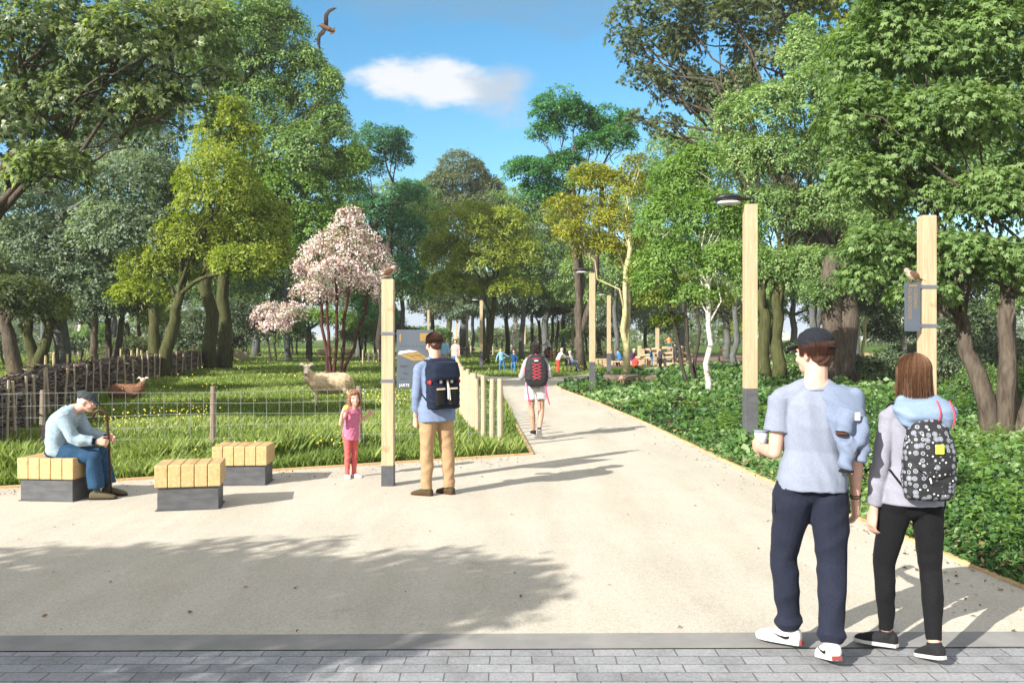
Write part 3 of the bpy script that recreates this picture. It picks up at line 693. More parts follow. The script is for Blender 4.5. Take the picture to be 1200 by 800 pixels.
for i, (px_, D_, l, lf, lb) in enumerate(shr):
    tree('shrub', lb, px_, D_, 2.5, [(-2, px_ - 4, l[1]), (2, px_ + 5, l[1])],
         [l, (l[0] - l[2] * .7, l[1] + l[3] * .4, l[2] * .6, l[3] * .7), (l[0] + l[2] * .7, l[1] + l[3] * .3, l[2] * .6, l[3] * .75)], lf, 3.4, 120 + i, 'bark_dark', group='shrubs of the right-hand wood', cat='shrub', tonemean=.5)

for i, (px_, D_, l, lf, lb) in enumerate(((8, 56, (10, 405, 34, 12), 'grey', 'low grey-green bush at the left edge behind the woven fence'), (92, 64, (96, 404, 26, 9), 'dark', 'low dark bush behind the grey straight trunk'),
        (150, 58, (152, 405, 34, 12), 'olive', 'olive bush in the middle of the left wood'), (205, 66, (205, 400, 26, 14), 'dark', 'dark bush between the forked tree and the evergreen bush'), (-30, 48, (-30, 395, 40, 26), 'dark', 'tall dark bush just outside the left edge'),
        (345, 88, (345, 392, 20, 12), 'mid', 'green bush left of the large blossom stems'), (470, 96, (470, 392, 30, 12), 'dark', 'dark far bush behind the information panel'), (585, 120, (585, 394, 26, 7), 'olive', 'far rounded bush behind the children on the lawn'), (425, 74, (425, 388, 26, 14), 'mid', 'leafy bush between the grey trunk and the information post'), (500, 108, (500, 390, 26, 8), 'mid', 'far bush low behind the walking couple'), (690, 92, (692, 388, 30, 12), 'mid', 'far bush between the two middle lamps'), (640, 112, (640, 391, 26, 8), 'olive', 'far bush behind the cyclist'), (120, 74, (122, 392, 30, 16), 'mid', 'leafy bush in the gap of the left wood'))):
    tree('shrub', lb, px_, D_, 2.5, [(-2, px_ - 4, l[1]), (2, px_ + 5, l[1])],
         [l, (l[0] - l[2] * .7, l[1] + l[3] * .4, l[2] * .6, l[3] * .7), (l[0] + l[2] * .7, l[1] + l[3] * .3, l[2] * .6, l[3] * .75)], lf, 3.0, 160 + i, 'bark_dark', group='low bushes beyond the meadow', cat='bush', tonemean=.5)

# trees outside the frame on the left; one throws the leafy shade across the path
t = thing('shade_tree', 'tree outside the frame whose leafy shadow falls across the path', 'tree', (-11.0, -1.95, 0))
rs = np.random.RandomState(5); mb = MB()
mb.tube(wob((0, 0, -.1), (1.2, .8, 3.6), 6, .01, rs), [.3, .22, .2, .19, .17, .15, .12], 10)
LB = [(A(3.4, 1.9, 5.0), A(1.25, 1.1, .55)), (A(2.2, .9, 5.2), A(1.3, 1.2, .7)), (A(.9, .6, 5.4), A(1.3, 1.3, .8)), (A(1.9, 2.3, 5.0), A(1.1, .9, .6)), (A(.2, 1.6, 5.2), A(1.2, 1.2, .7)), (A(1.8, .1, 4.6), A(1.0, .9, .4)), (A(-.9, .5, 5.3), A(1.3, 1.3, .8)), (A(.6, -.7, 5.0), A(1.3, 1, .7)), (A(4.25, 2.1, 4.9), A(.5, .55, .3)), (A(1.2, -1.7, 5.0), A(1.1, .9, .5)), (A(-.5, -1.9, 5.2), A(1.2, .9, .6)), (A(2.7, -.8, 4.9), A(.9, .8, .4)), (A(-2.2, -.9, 5.3), A(1.3, 1, .6)), (A(3.0, -1.6, 4.9), A(.5, .6, .3))]
for c, r in LB: mb.tube(wob((1.2, .8, 3.5), c, 5, .04, rs), [.11, .09, .07, .05, .03, .015], 6)
mb.build('trunk', M['bark'], t, smooth=True)
SHADE = t
crown('crown', LB, .15, LM['mid'], t, 77, density=1.15, hole=.2)
for i, (x, y, lb) in enumerate(((-14.8, 14.6, 'tree outside the frame on the left shading the meadow front'), (-18.2, 23.6, 'tree outside the frame on the left shading the middle meadow'))):
    t = thing('shade_tree', lb, 'tree', (x, y, 0)); mb = MB()
    mb.tube(wob((0, 0, -.1), (.2, .1, 3.5), 6, .01, rs), [.3, .22, .2, .19, .17, .15, .12], 10)
    LB = [(A(rs.uniform(-2.4, 2.0), rs.uniform(-2.6, 2.6), rs.uniform(3.2, 6.2)), A(1.4, 1.4, .9)) for k in range(11)]
    for c, r in LB: mb.tube(wob((.2, .1, 3.4), c, 5, .04, rs), [.11, .09, .07, .05, .03, .015], 6)
    mb.build('trunk', M['bark'], t, smooth=True)
    crown('crown', LB, .22, LM['mid'], t, 78 + i, density=.8, hole=.2)

# a far band of bushes on the horizon, one mass
rs = np.random.RandomState(3); LB = []
for i in range(70):
    x = rs.uniform(-190, 230); y = rs.uniform(150, 215); h = rs.uniform(1.4, 3.2) * (2.2 if abs(x) > 40 else 1)
    LB.append((A(x, y, h * .6), A(rs.uniform(5, 10), 4, h)))
tag(crown('far_wood', LB, .62, LM['hedge'], None, 33, density=.7, inner=.1), 'pale green far-off line of bushes along the horizon', 'wood', kind='stuff')

# ------------------------------------------------------------------ grass, flowers, ivy
def inpoly(x, y, poly):
    r = np.zeros(len(x), bool); n = len(poly)
    for i in range(n):
        x0, y0 = poly[i]; x1, y1 = poly[(i + 1) % n]
        if y0 == y1: continue
        c = ((y0 > y) != (y1 > y)) & (x < (x1 - x0) * (y - y0) / (y1 - y0) + x0); r ^= c
    return r
def field(a):  # smooth pseudo-noise on the ground
    x, y = a[:, 0], a[:, 1]
    return (np.sin(x * 1.3 + 1.7 * np.sin(y * .6)) + np.sin(y * .9 + 2.1 * np.sin(x * .5 + 1)) + np.sin(x * .37 - y * .51)) / 3
rs = np.random.RandomState(21)
def scatter(n, ymin, ymax, xmin_f, xmax_f):
    """points with density falling with distance, inside the view and a margin"""
    y = ymin * (ymax / ymin) ** rs.rand(n); x = y * rs.uniform(xmin_f, xmax_f, n); return np.stack([x, y], 1)
sheep_xy = G(386, 481)
p = scatter(300000, 10.2, 130, -.70, .10)
pathpoly = np.array(path)
ok = (p[:, 1] > LAWN_A[1] + (p[:, 0] - LAWN_A[0]) * .4766 + .06) & ~inpoly(p[:, 0], p[:, 1], path) & (p[:, 0] < np.where(p[:, 1] < 33, .33 - (p[:, 1] - 13.5) * .028, 9))
p = p[ok]
ok = ~inpoly(p[:, 0], p[:, 1], bed) & ((p[:, 1] > 18) | (p[:, 0] < .33 - (p[:, 1] - 13.5) * .028 - .18)); p = p[ok]
D_ = p[:, 1]; n = len(p); fl = field(p)
near = np.exp(-((D_ - lawn_front(p[:, 0])) / 2.6) ** 2)
clump = np.clip((field(p * 2.7) + .1) * 1.6, 0, 1) * np.clip((.05 - p[:, 0]) / .5, 0, 1)
H_ = (.09 + .10 * np.clip(fl, 0, 1) + near * (.08 + .36 * clump)) * rs.uniform(.5, 1.35, n) * .85 + .0010 * D_
H_ *= np.where((np.abs(p[:, 0] - sheep_xy[0]) < 1.3) & (p[:, 1] > sheep_xy[1] - 2.6) & (p[:, 1] < sheep_xy[1] + .6), .45, 1)
Wd = .0035 + .00062 * D_
az = rs.uniform(0, 2 * math.pi, n); lean = rs.uniform(.05, .55, n)
dirv = np.stack([np.cos(az) * lean, np.sin(az) * lean, np.ones(n)], 1)
sd = np.stack([-np.sin(az), np.cos(az), np.zeros(n)], 1)
b = np.concatenate([p, np.zeros((n, 1))], 1)
mid = b + dirv * (H_ * .55)[:, None]; tip = b + dirv * H_[:, None] + np.stack([np.cos(az), np.sin(az), np.zeros(n)], 1) * (H_ * lean * .5)[:, None]
Pq = np.stack([b - sd * Wd[:, None], b + sd * Wd[:, None], mid + sd * Wd[:, None] * .8, tip], 1)
tone = .42 + .22 * fl + .35 * near * clump * rs.rand(n) + rs.normal(0, .13, n)
M['grass'] = leafmat('grass_blades', [(0, (.065, .11, .022)), (.4, (.165, .235, .05)), (.7, (.31, .37, .11)), (1, (.56, .57, .34))], .35, .6, .2)
tag(quads('meadow_grass', Pq, tone, M['grass']), 'rough green meadow grass behind the wire fence', 'grass', kind='stuff')
p = scatter(26000, 12, 90, -.5, .08)
ok = (p[:, 1] > lawn_front(p[:, 0]) + .6) & ~inpoly(p[:, 0], p[:, 1], path) & (p[:, 0] < np.where(p[:, 1] < 33, .2 - (p[:, 1] - 13.5) * .028, 8)) & ~inpoly(p[:, 0], p[:, 1], bed)
ok &= (field(p * .8 + 3) + .5 * field(p * 3.1) > .42) & (rs.rand(len(p)) < np.where(p[:, 1] > 30, .18, .4)); p = p[ok]; n = len(p)
c = np.concatenate([p, (.16 + .14 * rs.rand(n) + .002 * p[:, 1])[:, None]], 1)
nn = unit(rs.normal(0, .5, (n, 3)) + A(-.3, -.6, .8)); ax = unit(np.cross(nn, rs.normal(0, 1, (n, 3))))
M['flower'] = leafmat('flower_heads', [(0, (.55, .44, .02)), (.7, (.70, .62, .05)), (1, (.75, .72, .5))], .2, .6, .2)
Lf = .016 + .0013 * p[:, 1]
tag(quads('wildflowers', leaf_quads(c, ax, nn, Lf, Lf * .9, rs), rs.rand(n), M['flower']), 'yellow wildflowers scattered through the meadow', 'flowers', kind='stuff')

# ivy bed on the right: three kinds of low leaf, gaps of litter between
def bed_points(n, lo, hi):
    p = scatter(n, lo, hi, .02, .70); return p[inpoly(p[:, 0], p[:, 1], bed)]
def bed_edge(p): return np.interp(p[:, 1], [q[1] for q in RIGHT], [q[0] for q in RIGHT])
p = bed_points(215000, 5.5, 62); cov = field(p * 1.9 + 4) + .6 * field(p * 5.3)
p = p[rs.rand(len(p)) < np.clip(.72 + .85 * cov, .06, 1)]; n = len(p); Dn = p[:, 1]; edge = bed_edge(p)
ed = np.where(p[:, 1] < 33, np.clip((p[:, 0] - edge + .02) / .8, .1, 1), 1)
hh = (.14 + .16 * field(p * 1.7) + .16 * field(p * 4.1 + 2)) * ed + .03
z = np.clip(hh, .02, 1) * rs.uniform(.3, 1.15, n) + .01
kind = field(p * .9 + 11) + rs.normal(0, .35, n)
c = np.concatenate([p, z[:, None]], 1)
nn = unit(rs.normal(0, .7, (n, 3)) + A(-.25, -.4, .9)); ax = unit(np.cross(nn, rs.normal(0, 1, (n, 3))))
L_ = (.022 + .0043 * Dn) * rs.uniform(.5, 1.5, n) * np.where(kind > .5, 1.35, 1)
ok2 = (p[:, 0] - edge > L_ * .25) | (p[:, 1] > 33)
tone = np.clip(.37 + .30 * field(p * .8 + 9) + .16 * field(p * 3.3) + .30 * (kind > .45) + rs.normal(0, .2, n), 0, 1)  # leaf tone by kind; broad patches also paint in tree shade and sun
LQ = leaf_quads(c, ax, nn, L_, L_ * np.where(kind < -.3, .38, .74), rs)
tag(quads('ivy_ground_cover', LQ[ok2], tone[ok2], LM['ivy']), 'low mixed ivy-like ground cover filling the bed right of the path', 'ground cover', kind='stuff')
# taller sprigs standing out of the carpet
p = bed_points(1500, 5.8, 40); PP = []; TT = []
for q in p[(field(p * 1.2 + 5) > -.05) & (p[:, 0] - bed_edge(p) > .25)]:
    h_ = rs.uniform(.25, .55); D1 = q[1]; m_ = 12; az = rs.uniform(0, 6.28, m_); f = rs.uniform(.35, 1, m_)
    C = np.stack([q[0] + np.cos(az) * .10 * f, q[1] + np.sin(az) * .10 * f, h_ * f], 1); a_ = unit(np.stack([np.cos(az), np.sin(az), rs.uniform(-.3, .5, m_)], 1))
    n_ = unit(np.cross(a_, np.stack([-np.sin(az), np.cos(az), np.zeros(m_)], 1)) * np.sign(rs.rand() + 1)); L1 = np.full(m_, .05 + .004 * D1)
    PP.append(leaf_quads(C, a_, n_, L1, L1 * .5, rs)); TT.append(np.clip(rs.normal(.62, .15, m_), 0, 1))
tag(quads('bed_sprigs', np.concatenate(PP), np.concatenate(TT), LM['bright']), 'taller leafy sprigs standing out of the ground cover', 'undergrowth', kind='stuff')
# dead leaves: litter in the bed and a few blown along the path edges
p = bed_points(16000, 5.5, 40); p2 = []
for i in range(650):
    t_ = rs.rand() ** 1.6; y = 5.4 + 24 * t_
    if rs.rand() < .45: x = np.interp(y, [q[1] for q in RIGHT], [q[0] for q in RIGHT]) - abs(rs.normal(0, .35)) - .03
    elif rs.rand() < .6: x = rs.uniform(-7, .2); y = lawn_front(x) - abs(rs.normal(0, .4)) - .05
    else: x = rs.uniform(-.6 * y, 3.0); 
    if x < -.6 * y or (y > 13.5 and x < .4): continue
    p2.append((x, y))
p2 = np.array(p2); z = np.concatenate([rs.uniform(.01, .12, len(p)), np.full(len(p2), .018)]); pa = np.concatenate([p, p2]); n = len(pa)
nn = unit(rs.normal(0, .35, (n, 3)) + A(0, 0, 1)); ax = unit(np.cross(nn, rs.normal(0, 1, (n, 3)))); L_ = np.concatenate([(.03 + .003 * p[:, 1]), np.full(len(p2), .034)]) * rs.uniform(.6, 1.3, n)
M['dead'] = tonemat('dead_leaves', [(0, (.07, .04, .02)), (.5, (.17, .105, .05)), (1, (.34, .24, .12))])
tag(quads('fallen_leaves', leaf_quads(np.concatenate([pa, z[:, None]], 1), ax, nn, L_, L_ * .6, rs), rs.rand(n), M['dead']), 'brown fallen leaves in the bed and along the path edges', 'leaves', kind='stuff')
# ------------------------------------------------------------------ fences
def polyline(pts):
    pts = [A(*p) for p in pts]; L = [0]
    for a, b in zip(pts[:-1], pts[1:]): L.append(L[-1] + np.linalg.norm(b - a))
    def at(s):
        s = min(max(s, 0), L[-1] - 1e-6); i = max(j for j in range(len(L) - 1) if L[j] <= s)
        return pts[i] + (pts[i + 1] - pts[i]) * (s - L[i]) / (L[i + 1] - L[i])
    return at, L[-1]
rs = np.random.RandomState(8)
def stake_mb(h, r, tilt=(0, 0), n=7):
    mb = MB(); q = [A(0, 0, -.1), A(tilt[0] * .5, tilt[1] * .5, h * .5), A(tilt[0], tilt[1], h)]
    mb.tube(q, [r * 1.05, r, r * .93], n); return mb
def stake_with_cut(parent, p, h, r, cut, mat, rs):
    tl = rs.normal(0, .045, 2); mb = MB(); z1 = h - cut
    mb.tube([A(0, 0, -.1), A(tl[0] * .5, tl[1] * .5, z1 * .5), A(tl[0], tl[1], z1)], [r * 1.05, r, r * .97], 7, 0)
    if cut: mb.tube([A(tl[0], tl[1], z1 + .001), A(tl[0] * 1.1, tl[1] * 1.1, h)], [r * .98, r * .92], 7, 1)
    return mb.build('stake', [mat, M['cut']], parent, loc=p)
# woven branch fence at the left: two rows of stakes holding brushwood
at, TL = polyline([(-7.4, 11.9, 0), (-8.9, 15.4, 0), (-11.5, 22, 0), (-13.7, 30, 0), (-15.6, 39, 0), (-17.3, 49.5, 0)])
wf = thing('woven_fence', 'dark fence of woven brushwood between rows of stakes, left meadow', 'fence', at(0))
o0 = at(0); V_ = []; T_ = []
def twig(P, r, tone, n=4):
    P = np.array(P); t = np.gradient(P, axis=0); t /= np.linalg.norm(t, axis=1, keepdims=True)
    u = np.cross(t, A(.3, .2, 1)); u /= np.linalg.norm(u, axis=1, keepdims=True); w_ = np.cross(t, u)
    rr = np.linspace(1, .45, len(P))[:, None] * r
    R = [P + rr * (math.cos(a) * u + math.sin(a) * w_) for a in (0, 2.1, 4.2)]
    for j in range(3):
        a, b = R[j], R[(j + 1) % 3]
        V_.append(np.stack([a[:-1], b[:-1], b[1:], a[1:]], 1)); T_.append(np.full(len(P) - 1, tone))
for i in range(2300):
    s0 = TL * rs.rand() ** 1.25; D0 = at(s0)[1]; ln = rs.uniform(1.2, 3.4); k = 9; z0 = 1.08 * rs.uniform(.04, .95) ** .85 + .02 * rs.rand()
    ph = rs.uniform(0, 6.28); aw = rs.uniform(.03, .16); dz = rs.normal(0, .13); P = []
    for j in range(k):
        s = s0 + ln * j / (k - 1); c = at(min(s, TL)); d = at(min(s + .1, TL)) - at(min(s, TL) - .1); nn_ = nrm(A(-d[1], d[0], 0))
        P.append(c - o0 + nn_ * (aw * math.sin(ph + s * 3.6) + .05 * rs.normal()) + A(0, 0, max(.02, z0 + dz * (j / k - .5) + .035 * rs.normal())))
        if s > TL: break
    if len(P) > 3: twig(P, rs.uniform(.008, .024) * (1 + D0 / 50), np.clip(rs.normal(.42, .2), 0, 1))
M['brush'] = tonemat('brushwood', [(0, (.05, .036, .032)), (.4, (.14, .105, .09)), (.7, (.28, .225, .185)), (1, (.50, .43, .35))])
quads('brushwood', np.concatenate(V_), np.concatenate(T_), M['brush'], wf)
s = 0.2; k = 0
while s < TL - .1:
    c = at(s); d = nrm(at(s + .1) - at(max(s - .1, 0))) if s + .1 < TL else d
    nn_ = A(d[1], -d[0], 0)
    stake_with_cut(wf, c - o0 + nn_ * .24, rs.uniform(.98, 1.14), rs.uniform(.022, .034), 0 if k % 3 else .14, M['stake'], rs)
    stake_with_cut(wf, c - o0 - nn_ * .24, rs.uniform(1.18, 1.42), rs.uniform(.028, .042), .22, M['stake'], rs)
    s += rs.uniform(1.0, 1.5); k += 1

# wire mesh fence in front of the meadow
M['old_post'] = wood_mat('old_post_timber', (.15, .115, .085), (.22, .175, .135), (.29, .24, .19))
def mesh_fence(name, label, pts, h, post_at, cell, rows, wire_r, postmat, post_r, post_h, group=None):
    at, TL = polyline(pts); o0 = at(0); t = thing(name, label, 'fence', o0, group=group)
    mb = MB(); z = [.06 + (h - .06) * (i / (rows - 1)) ** .92 for i in range(rows)]
    n = int(TL / cell); sag = lambda s, a: .012 * math.sin(s * 1.7 + a)
    for zi in z:
        P = [at(TL * i / (n // 2)) - o0 + A(0, 0, zi + sag(TL * i / (n // 2), zi * 9)) for i in range(n // 2 + 1)]
        mb.tube(P, wire_r, 4)
    for i in range(n + 1):
        c = at(TL * i / n) - o0
        mb.tube([c + A(.004, .004, z[0]), c + A(.004 + .01 * math.sin(i), .004, h)], wire_r, 4)
    mb.build('wire_mesh', M['wire'], t)
    for s, hh in post_at:
        m2 = MB(); m2.tube([A(0, 0, -.1), A(.004 * math.sin(s), 0, hh * .5), A(.01 * math.sin(s * 3), 0, hh)], [post_r * 1.03, post_r, post_r * .97], 10)
        c = at(s) - o0; d = nrm(at(min(s + .05, TL)) - at(max(0, s - .05)))
        m2.build('post', postmat, t, bevel=.005, loc=c + A(-d[1], d[0], 0) * (post_r + .012))
    return t
fa, fb = A(-9.6, 12.45, 0), A(-.16, 14.42, 0); fl_ = np.linalg.norm(fb - fa)
mesh_fence('wire_fence', 'low galvanised wire mesh fence along the front of the meadow', [fa, fb], .97,
           [(.3, 1.05), (2.75, 1.02), (5.15, 1.05), (7.35, 1.03)], .185, 6, .0024, M['old_post'], .046, 1.05)
mesh_fence('paling_fence', 'row of pale round palings with wire mesh along the path', [fb + A(.02, .02, 0), A(-.55, 15.8, 0), A(-1.12, 20.5, 0), A(-1.95, 32, 0)], .9,
           [(.0, 1.13)] + [(.5 + .56 * i, 1.10 + .05 * math.sin(i * 2.3)) for i in range(31)], .21, 5, .0024, M['paling'], .045, 1.1)
far_p = [(-9.6, 57, 0), (-7.9, 58.5, 0)]
mesh_fence('paling_fence', 'short far row of pale palings left of the information post', far_p, .8, [(.05 + .39 * i, 1.0) for i in range(6)], .4, 3, .004, M['paling'], .05, 1)
# pale boards at the end of the woven fence
t = thing('board_fence', 'low pale board fence beyond the twin trunks', 'fence', (-21.5, 68, 0))
for i in range(5):
    MB().box((i * .52 - 1, .02 * (i % 2), .42), (.5, .03, .84)).build('board', M['stake'], t, bevel=.004)
# rail fence far behind the lawn
t = thing('rail_fence', 'far low rail fence with pale posts behind the lawn', 'fence', (-6, 84, 0))
for i in range(12): MB().tube([A(0, 0, -.1), A(0, 0, 1.0)], .07, 7).build('post', M['paling'], t, loc=(i * 2.1, math.sin(i) * .4, 0))
for z in (.45, .8):
    mb = MB(); mb.tube([A(i * 2.1, math.sin(i) * .4 + .08, z) for i in range(12)], .03, 5); mb.build('rail', M['stake'], t)
# slatted edge round the playground
t = thing('slat_edging', 'low slatted timber edge along the playground front', 'edging', (5.2, 57.5, 0))
for i in range(26):
    MB().box((i * .26, .10 * i * .36, .16), (.18, .12, .34)).build('slat', M['timber'], t)
mb = MB(); mb.tube([A(-.1, 0, .36), A(6.6, .94 * 1, .36)], .06, 6); mb.build('rail', M['timber'], t)
t = thing('board_edging', 'long pale board edge at the back of the playground', 'edging', (21.5, 74, 0))
for i in range(4): MB().box((i * 3.02, i * .9, .3), (3, .12, .3), rotz(.29)).build('board', M['cut'], t)

# ------------------------------------------------------------------ text helper
def text_obj(name, s, size, mat, parent, M4, thick=.001, sx=1, align='LEFT'):
    cu = bpy.data.curves.new('txt', 'FONT'); cu.body = s; cu.size = size; cu.extrude = thick; cu.align_x = align
    o = bpy.data.objects.new('txt', cu); COL.objects.link(o); dg = bpy.context.evaluated_depsgraph_get(); dg.update()
    me = bpy.data.meshes.new_from_object(o.evaluated_get(dg)); bpy.data.objects.remove(o); bpy.data.curves.remove(cu)
    me.transform(Matrix.Diagonal((sx, 1, 1, 1))); me.transform(M4)
    me.materials.clear(); return link(name, me, mat, parent)
FRONT = Matrix.Rotation(rad(90), 4, 'X')      # text standing upright, facing the camera (-Y)

# ------------------------------------------------------------------ information post, sign post
def square_post(t, h, w_, base, mat='timber'):
    MB().box((0, 0, base + (h - base) / 2), (w_, w_, h - base)).build('post', M[mat], t, bevel=.006)
    if base: MB().box((0, 0, base / 2 - .05), (w_ + .006, w_ + .006, base + .1)).build('post_shoe', M['zinc'], t, bevel=.004)
p = G(455, 569); ip = thing('information_post', 'pale square timber post with grey map panel beside the girl', 'sign post', p)
square_post(ip, 2.50, .145, .25)
bx_, bz0, bz1, bw = .075, 1.19, 1.89, .44
for z in (1.845, 1.275):
    mb = MB(); mb.box((0, -.0765, z), (.155, .008, .036)); mb.box((.079, -.02, z), (.012, .12, .036)); mb.box((-.0765, 0, z), (.008, .150, .036)); mb.box((.112, -.034, z), (.06, .012, .030))
    mb.build('bracket', M['bracket'], ip)
pn = MB().box((bx_ + .035 + bw / 2, -.05, (bz0 + bz1) / 2), (bw, .018, bz1 - bz0)).build('panel', M['panel'], ip, bevel=.003)
px0 = bx_ + .035; yf = -.0605
mb = MB()
mb.box((px0 + .345, yf, 1.80), (.13, .003, .095)); mb.ell((px0 + .045, yf, 1.79), (.012, .002, .055))
mb.add([(px0 + .03, yf - .001, 1.585), (px0 + .20, yf - .001, 1.515), (px0 + .40, yf - .001, 1.53), (px0 + .26, yf - .001, 1.625), (px0 + .12, yf - .001, 1.605)], [(0, 1, 2, 3, 4)])
mb.build('map_print', M['gold'], pn)
mb = MB(); mb.add([(px0 + .02, yf - .0005, 1.59), (px0 + .10, yf - .0005, 1.61), (px0 + .255, yf - .0005, 1.632), (px0 + .15, yf - .0005, 1.645), (px0 + .03, yf - .0005, 1.63)], [(0, 1, 2, 3, 4)])
mb.build('map_print', M['white'], pn)
for i in range(7): MB().box((px0 + .06 + .045 * i, yf, 1.695), (.012, .003, .010)).build('print_dash', M['ink'], pn)
for (x, z, w2) in ((.30, 1.69, .02), (.33, 1.66, .025), (.36, 1.63, .02), (.09, 1.455, .10), (.08, 1.44, .06), (.09, 1.37, .05), (.12, 1.355, .03), (.08, 1.30, .08)):
    MB().box((px0 + x, yf, z), (w2, .003, .007)).build('print_line', M['ink'], pn)
for a, b in (((.10, 1.60), (.22, 1.55)), ((.16, 1.575), (.30, 1.585)), ((.22, 1.60), (.34, 1.54))):
    mb = MB(); mb.tube([A(px0 + a[0], yf - .002, a[1]), A(px0 + b[0], yf - .002, b[1])], .002, 4); mb.build('map_route', M['ink'], pn)
text_obj('lettering', 'JARTE', .05, M['white'], pn, Matrix.Translation((px0 + .03, yf + .0005, 1.205)) @ FRONT, sx=.95)

sp_ = W(1086, 600, 9.3); sg = thing('sign_post', 'pale square timber post with hanging grey sign behind the woman', 'sign post', (sp_[0], 9.3, 0))
square_post(sg, 3.07, .145, .25)
for z in (2.325, 1.92):
    mb = MB(); mb.box((0, -.0765, z), (.155, .008, .036)); mb.box((.0765, 0, z), (.008, .15, .036)); mb.box((-.10, -.055, z), (.062, .012, .034)); mb.box((-.079, -.03, z), (.012, .09, .036))
    mb.build('bracket', M['bracket'], sg)
sn = MB().box((-.175, -.056, 2.115), (.165, .014, .51)).build('sign_panel', M['panel'], sg, bevel=.003)
TD = Matrix.Translation((-.165, -.064, 2.30)) @ FRONT @ Matrix.Rotation(rad(-90), 4, 'Z')
text_obj('lettering', 'ECODOMAINE', .052, M['gold'], sn, Matrix.Translation((-.163, -.0635, 2.305)) @ FRONT @ Matrix.Rotation(rad(-90), 4, 'Z'), sx=.60)
text_obj('lettering', 'DU BAS CHOTER', .052, M['gold'], sn, Matrix.Translation((-.222, -.0635, 2.305)) @ FRONT @ Matrix.Rotation(rad(-90), 4, 'Z'), sx=.80)
mb = MB()
for i in range(4): mb.box((-.205 + .022 * i, -.0635, 2.335), (.014, .002, .022))
mb.build('symbol', M['gold'], sn)

# ------------------------------------------------------------------ street lamps
def make_lamp(label, p, w_=.18, h=3.92, tilt=0):
    t = thing('street_lamp', label, 'lamp', p, group='timber street lamps along the paths')
    base = .98
    MB().box((0, 0, base + (h - base) / 2), (w_, w_, h - base)).build('post', M['timber'], t, bevel=.007)
    MB().box((0, 0, base / 2 - .05), (w_ + .008, w_ + .008, base + .1)).build('post_base', M['slate'], t, bevel=.005)
    hd = MB(); hd.box((.035, 0, h + .05), (.05, .06, .10))
    hd.erings([(A(x, 0, h + .085 + dz), A(0, ry, 0), A(0, 0, rz)) for x, ry, rz, dz in ((.06, .03, .028, .01), (-.06, .03, .026, .012), (-.13, .08, .03, .015), (-.2, .15, .046, .025), (-.32, .19, .062, .035), (-.44, .185, .055, .03), (-.54, .13, .036, .014), (-.60, .05, .016, .0))], 18)
    ho = hd.build('lamp_head', M['black'], t, smooth=True)
    gl = MB(); gl.erings([(A(-.34, 0, h + .032 - z), A(.185 * s, 0, 0), A(0, .145 * s, 0)) for z, s in ((-.02, 1), (.012, 1), (.022, .85))], 20); gl.build('lens', M['glass'], ho, smooth=True)
    return t
def lamp_at(px, top, lbl, w_=.18):
    D = 2.12 * F / (HOR - top); return make_lamp(lbl, ((px - 600) / F * D, D, 0), w_)
lamp_at(879, 240, 'nearest street lamp, tall in the ivy bed behind the man in the cap', .195)
lamp_at(694, 320, 'street lamp at the ivy edge, right of the woman in shorts', .19)
lamp_at(713.5, 346, 'street lamp between the ivy-edge lamp and the yellow trunk', .19)
lamp_at(671, 367, 'street lamp behind the person pushing the wheelchair')
lamp_at(564, 352, 'street lamp standing on the lawn left of the children in blue')
lamp_at(615, 374, 'far street lamp right of the child in dark blue', .2)
lamp_at(547.5, 367, 'far street lamp above the head of the walking couple', .19)
lamp_at(535, 376, 'faint far lamp with the dark trunk behind it', .2)
lamp_at(502, 363, 'far street lamp just right of the information panel', .18)

# ------------------------------------------------------------------ block benches
def make_bench(label, p, rz):
    t = thing('block_bench', label, 'bench', p, rz, 'timber block benches on the gravel')
    wd = .655; bw_ = wd / 5; dp = .50
    for i in range(5):
        MB().box((-wd / 2 + bw_ * (i + .5), 0, .365), (bw_ - .006, dp, .23)).build('beam', M['timber_y'], t, bevel=.008)
    MB().box((0, 0, .125), (wd - .05, dp - .06, .25)).build('plinth', M['slate'], t, bevel=.004)
    mb = MB(); mb.box((0, 0, .006), (wd - .01, dp - .03, .012)); mb.build('base_plate', M['slate'], t)
    return t
b1 = W(69, 0, 9.92); BENCH = A(b1[0], 9.92, 0)
make_bench('timber block bench under the seated old man', BENCH, rad(-6))
b2 = W(224, 0, 9.42); make_bench('foremost timber block bench, its top in full sun', (b2[0], 9.42, 0), rad(12))
b3 = W(286, 0, 10.95); make_bench('timber block bench nearest the fence, half shaded', (b3[0], 10.95, 0), rad(4))

# ------------------------------------------------------------------ logs, playground
def log(label, p, L, r, rz, sub):
    t = thing('log', label, 'log', p, rz, 'felled logs in the ivy')
    rs = np.random.RandomState(sub); mb = MB()
    P = [A(-L / 2 + L * i / 8, rs.normal(0, .012), r + rs.normal(0, .01)) for i in range(9)]
    mb.tube(P, [r * rs.uniform(.94, 1.04) for _ in P], 16); mb.build('bark', M['log'], t, smooth=False)
    for s in (-1, 1):
        m2 = MB(); m2.tube([A(s * (L / 2 - .01), 0, r), A(s * (L / 2 + .012), 0, r)], r * .9, 16); m2.build('cut_face', M['log_end'], t)
    return t
M['log_end'] = surf('log_end', (.42, .26, .18), (.30, .18, .12), .8, 12)
log('front log with orange cut end lying in the ivy', (W(748, 0, 31.2)[0], 31.2, .06), 1.35, .21, rad(24), 1)
log('log lying behind and left of the other log', (W(728, 0, 32)[0], 32.0, .06), 1.25, .20, rad(10), 2)
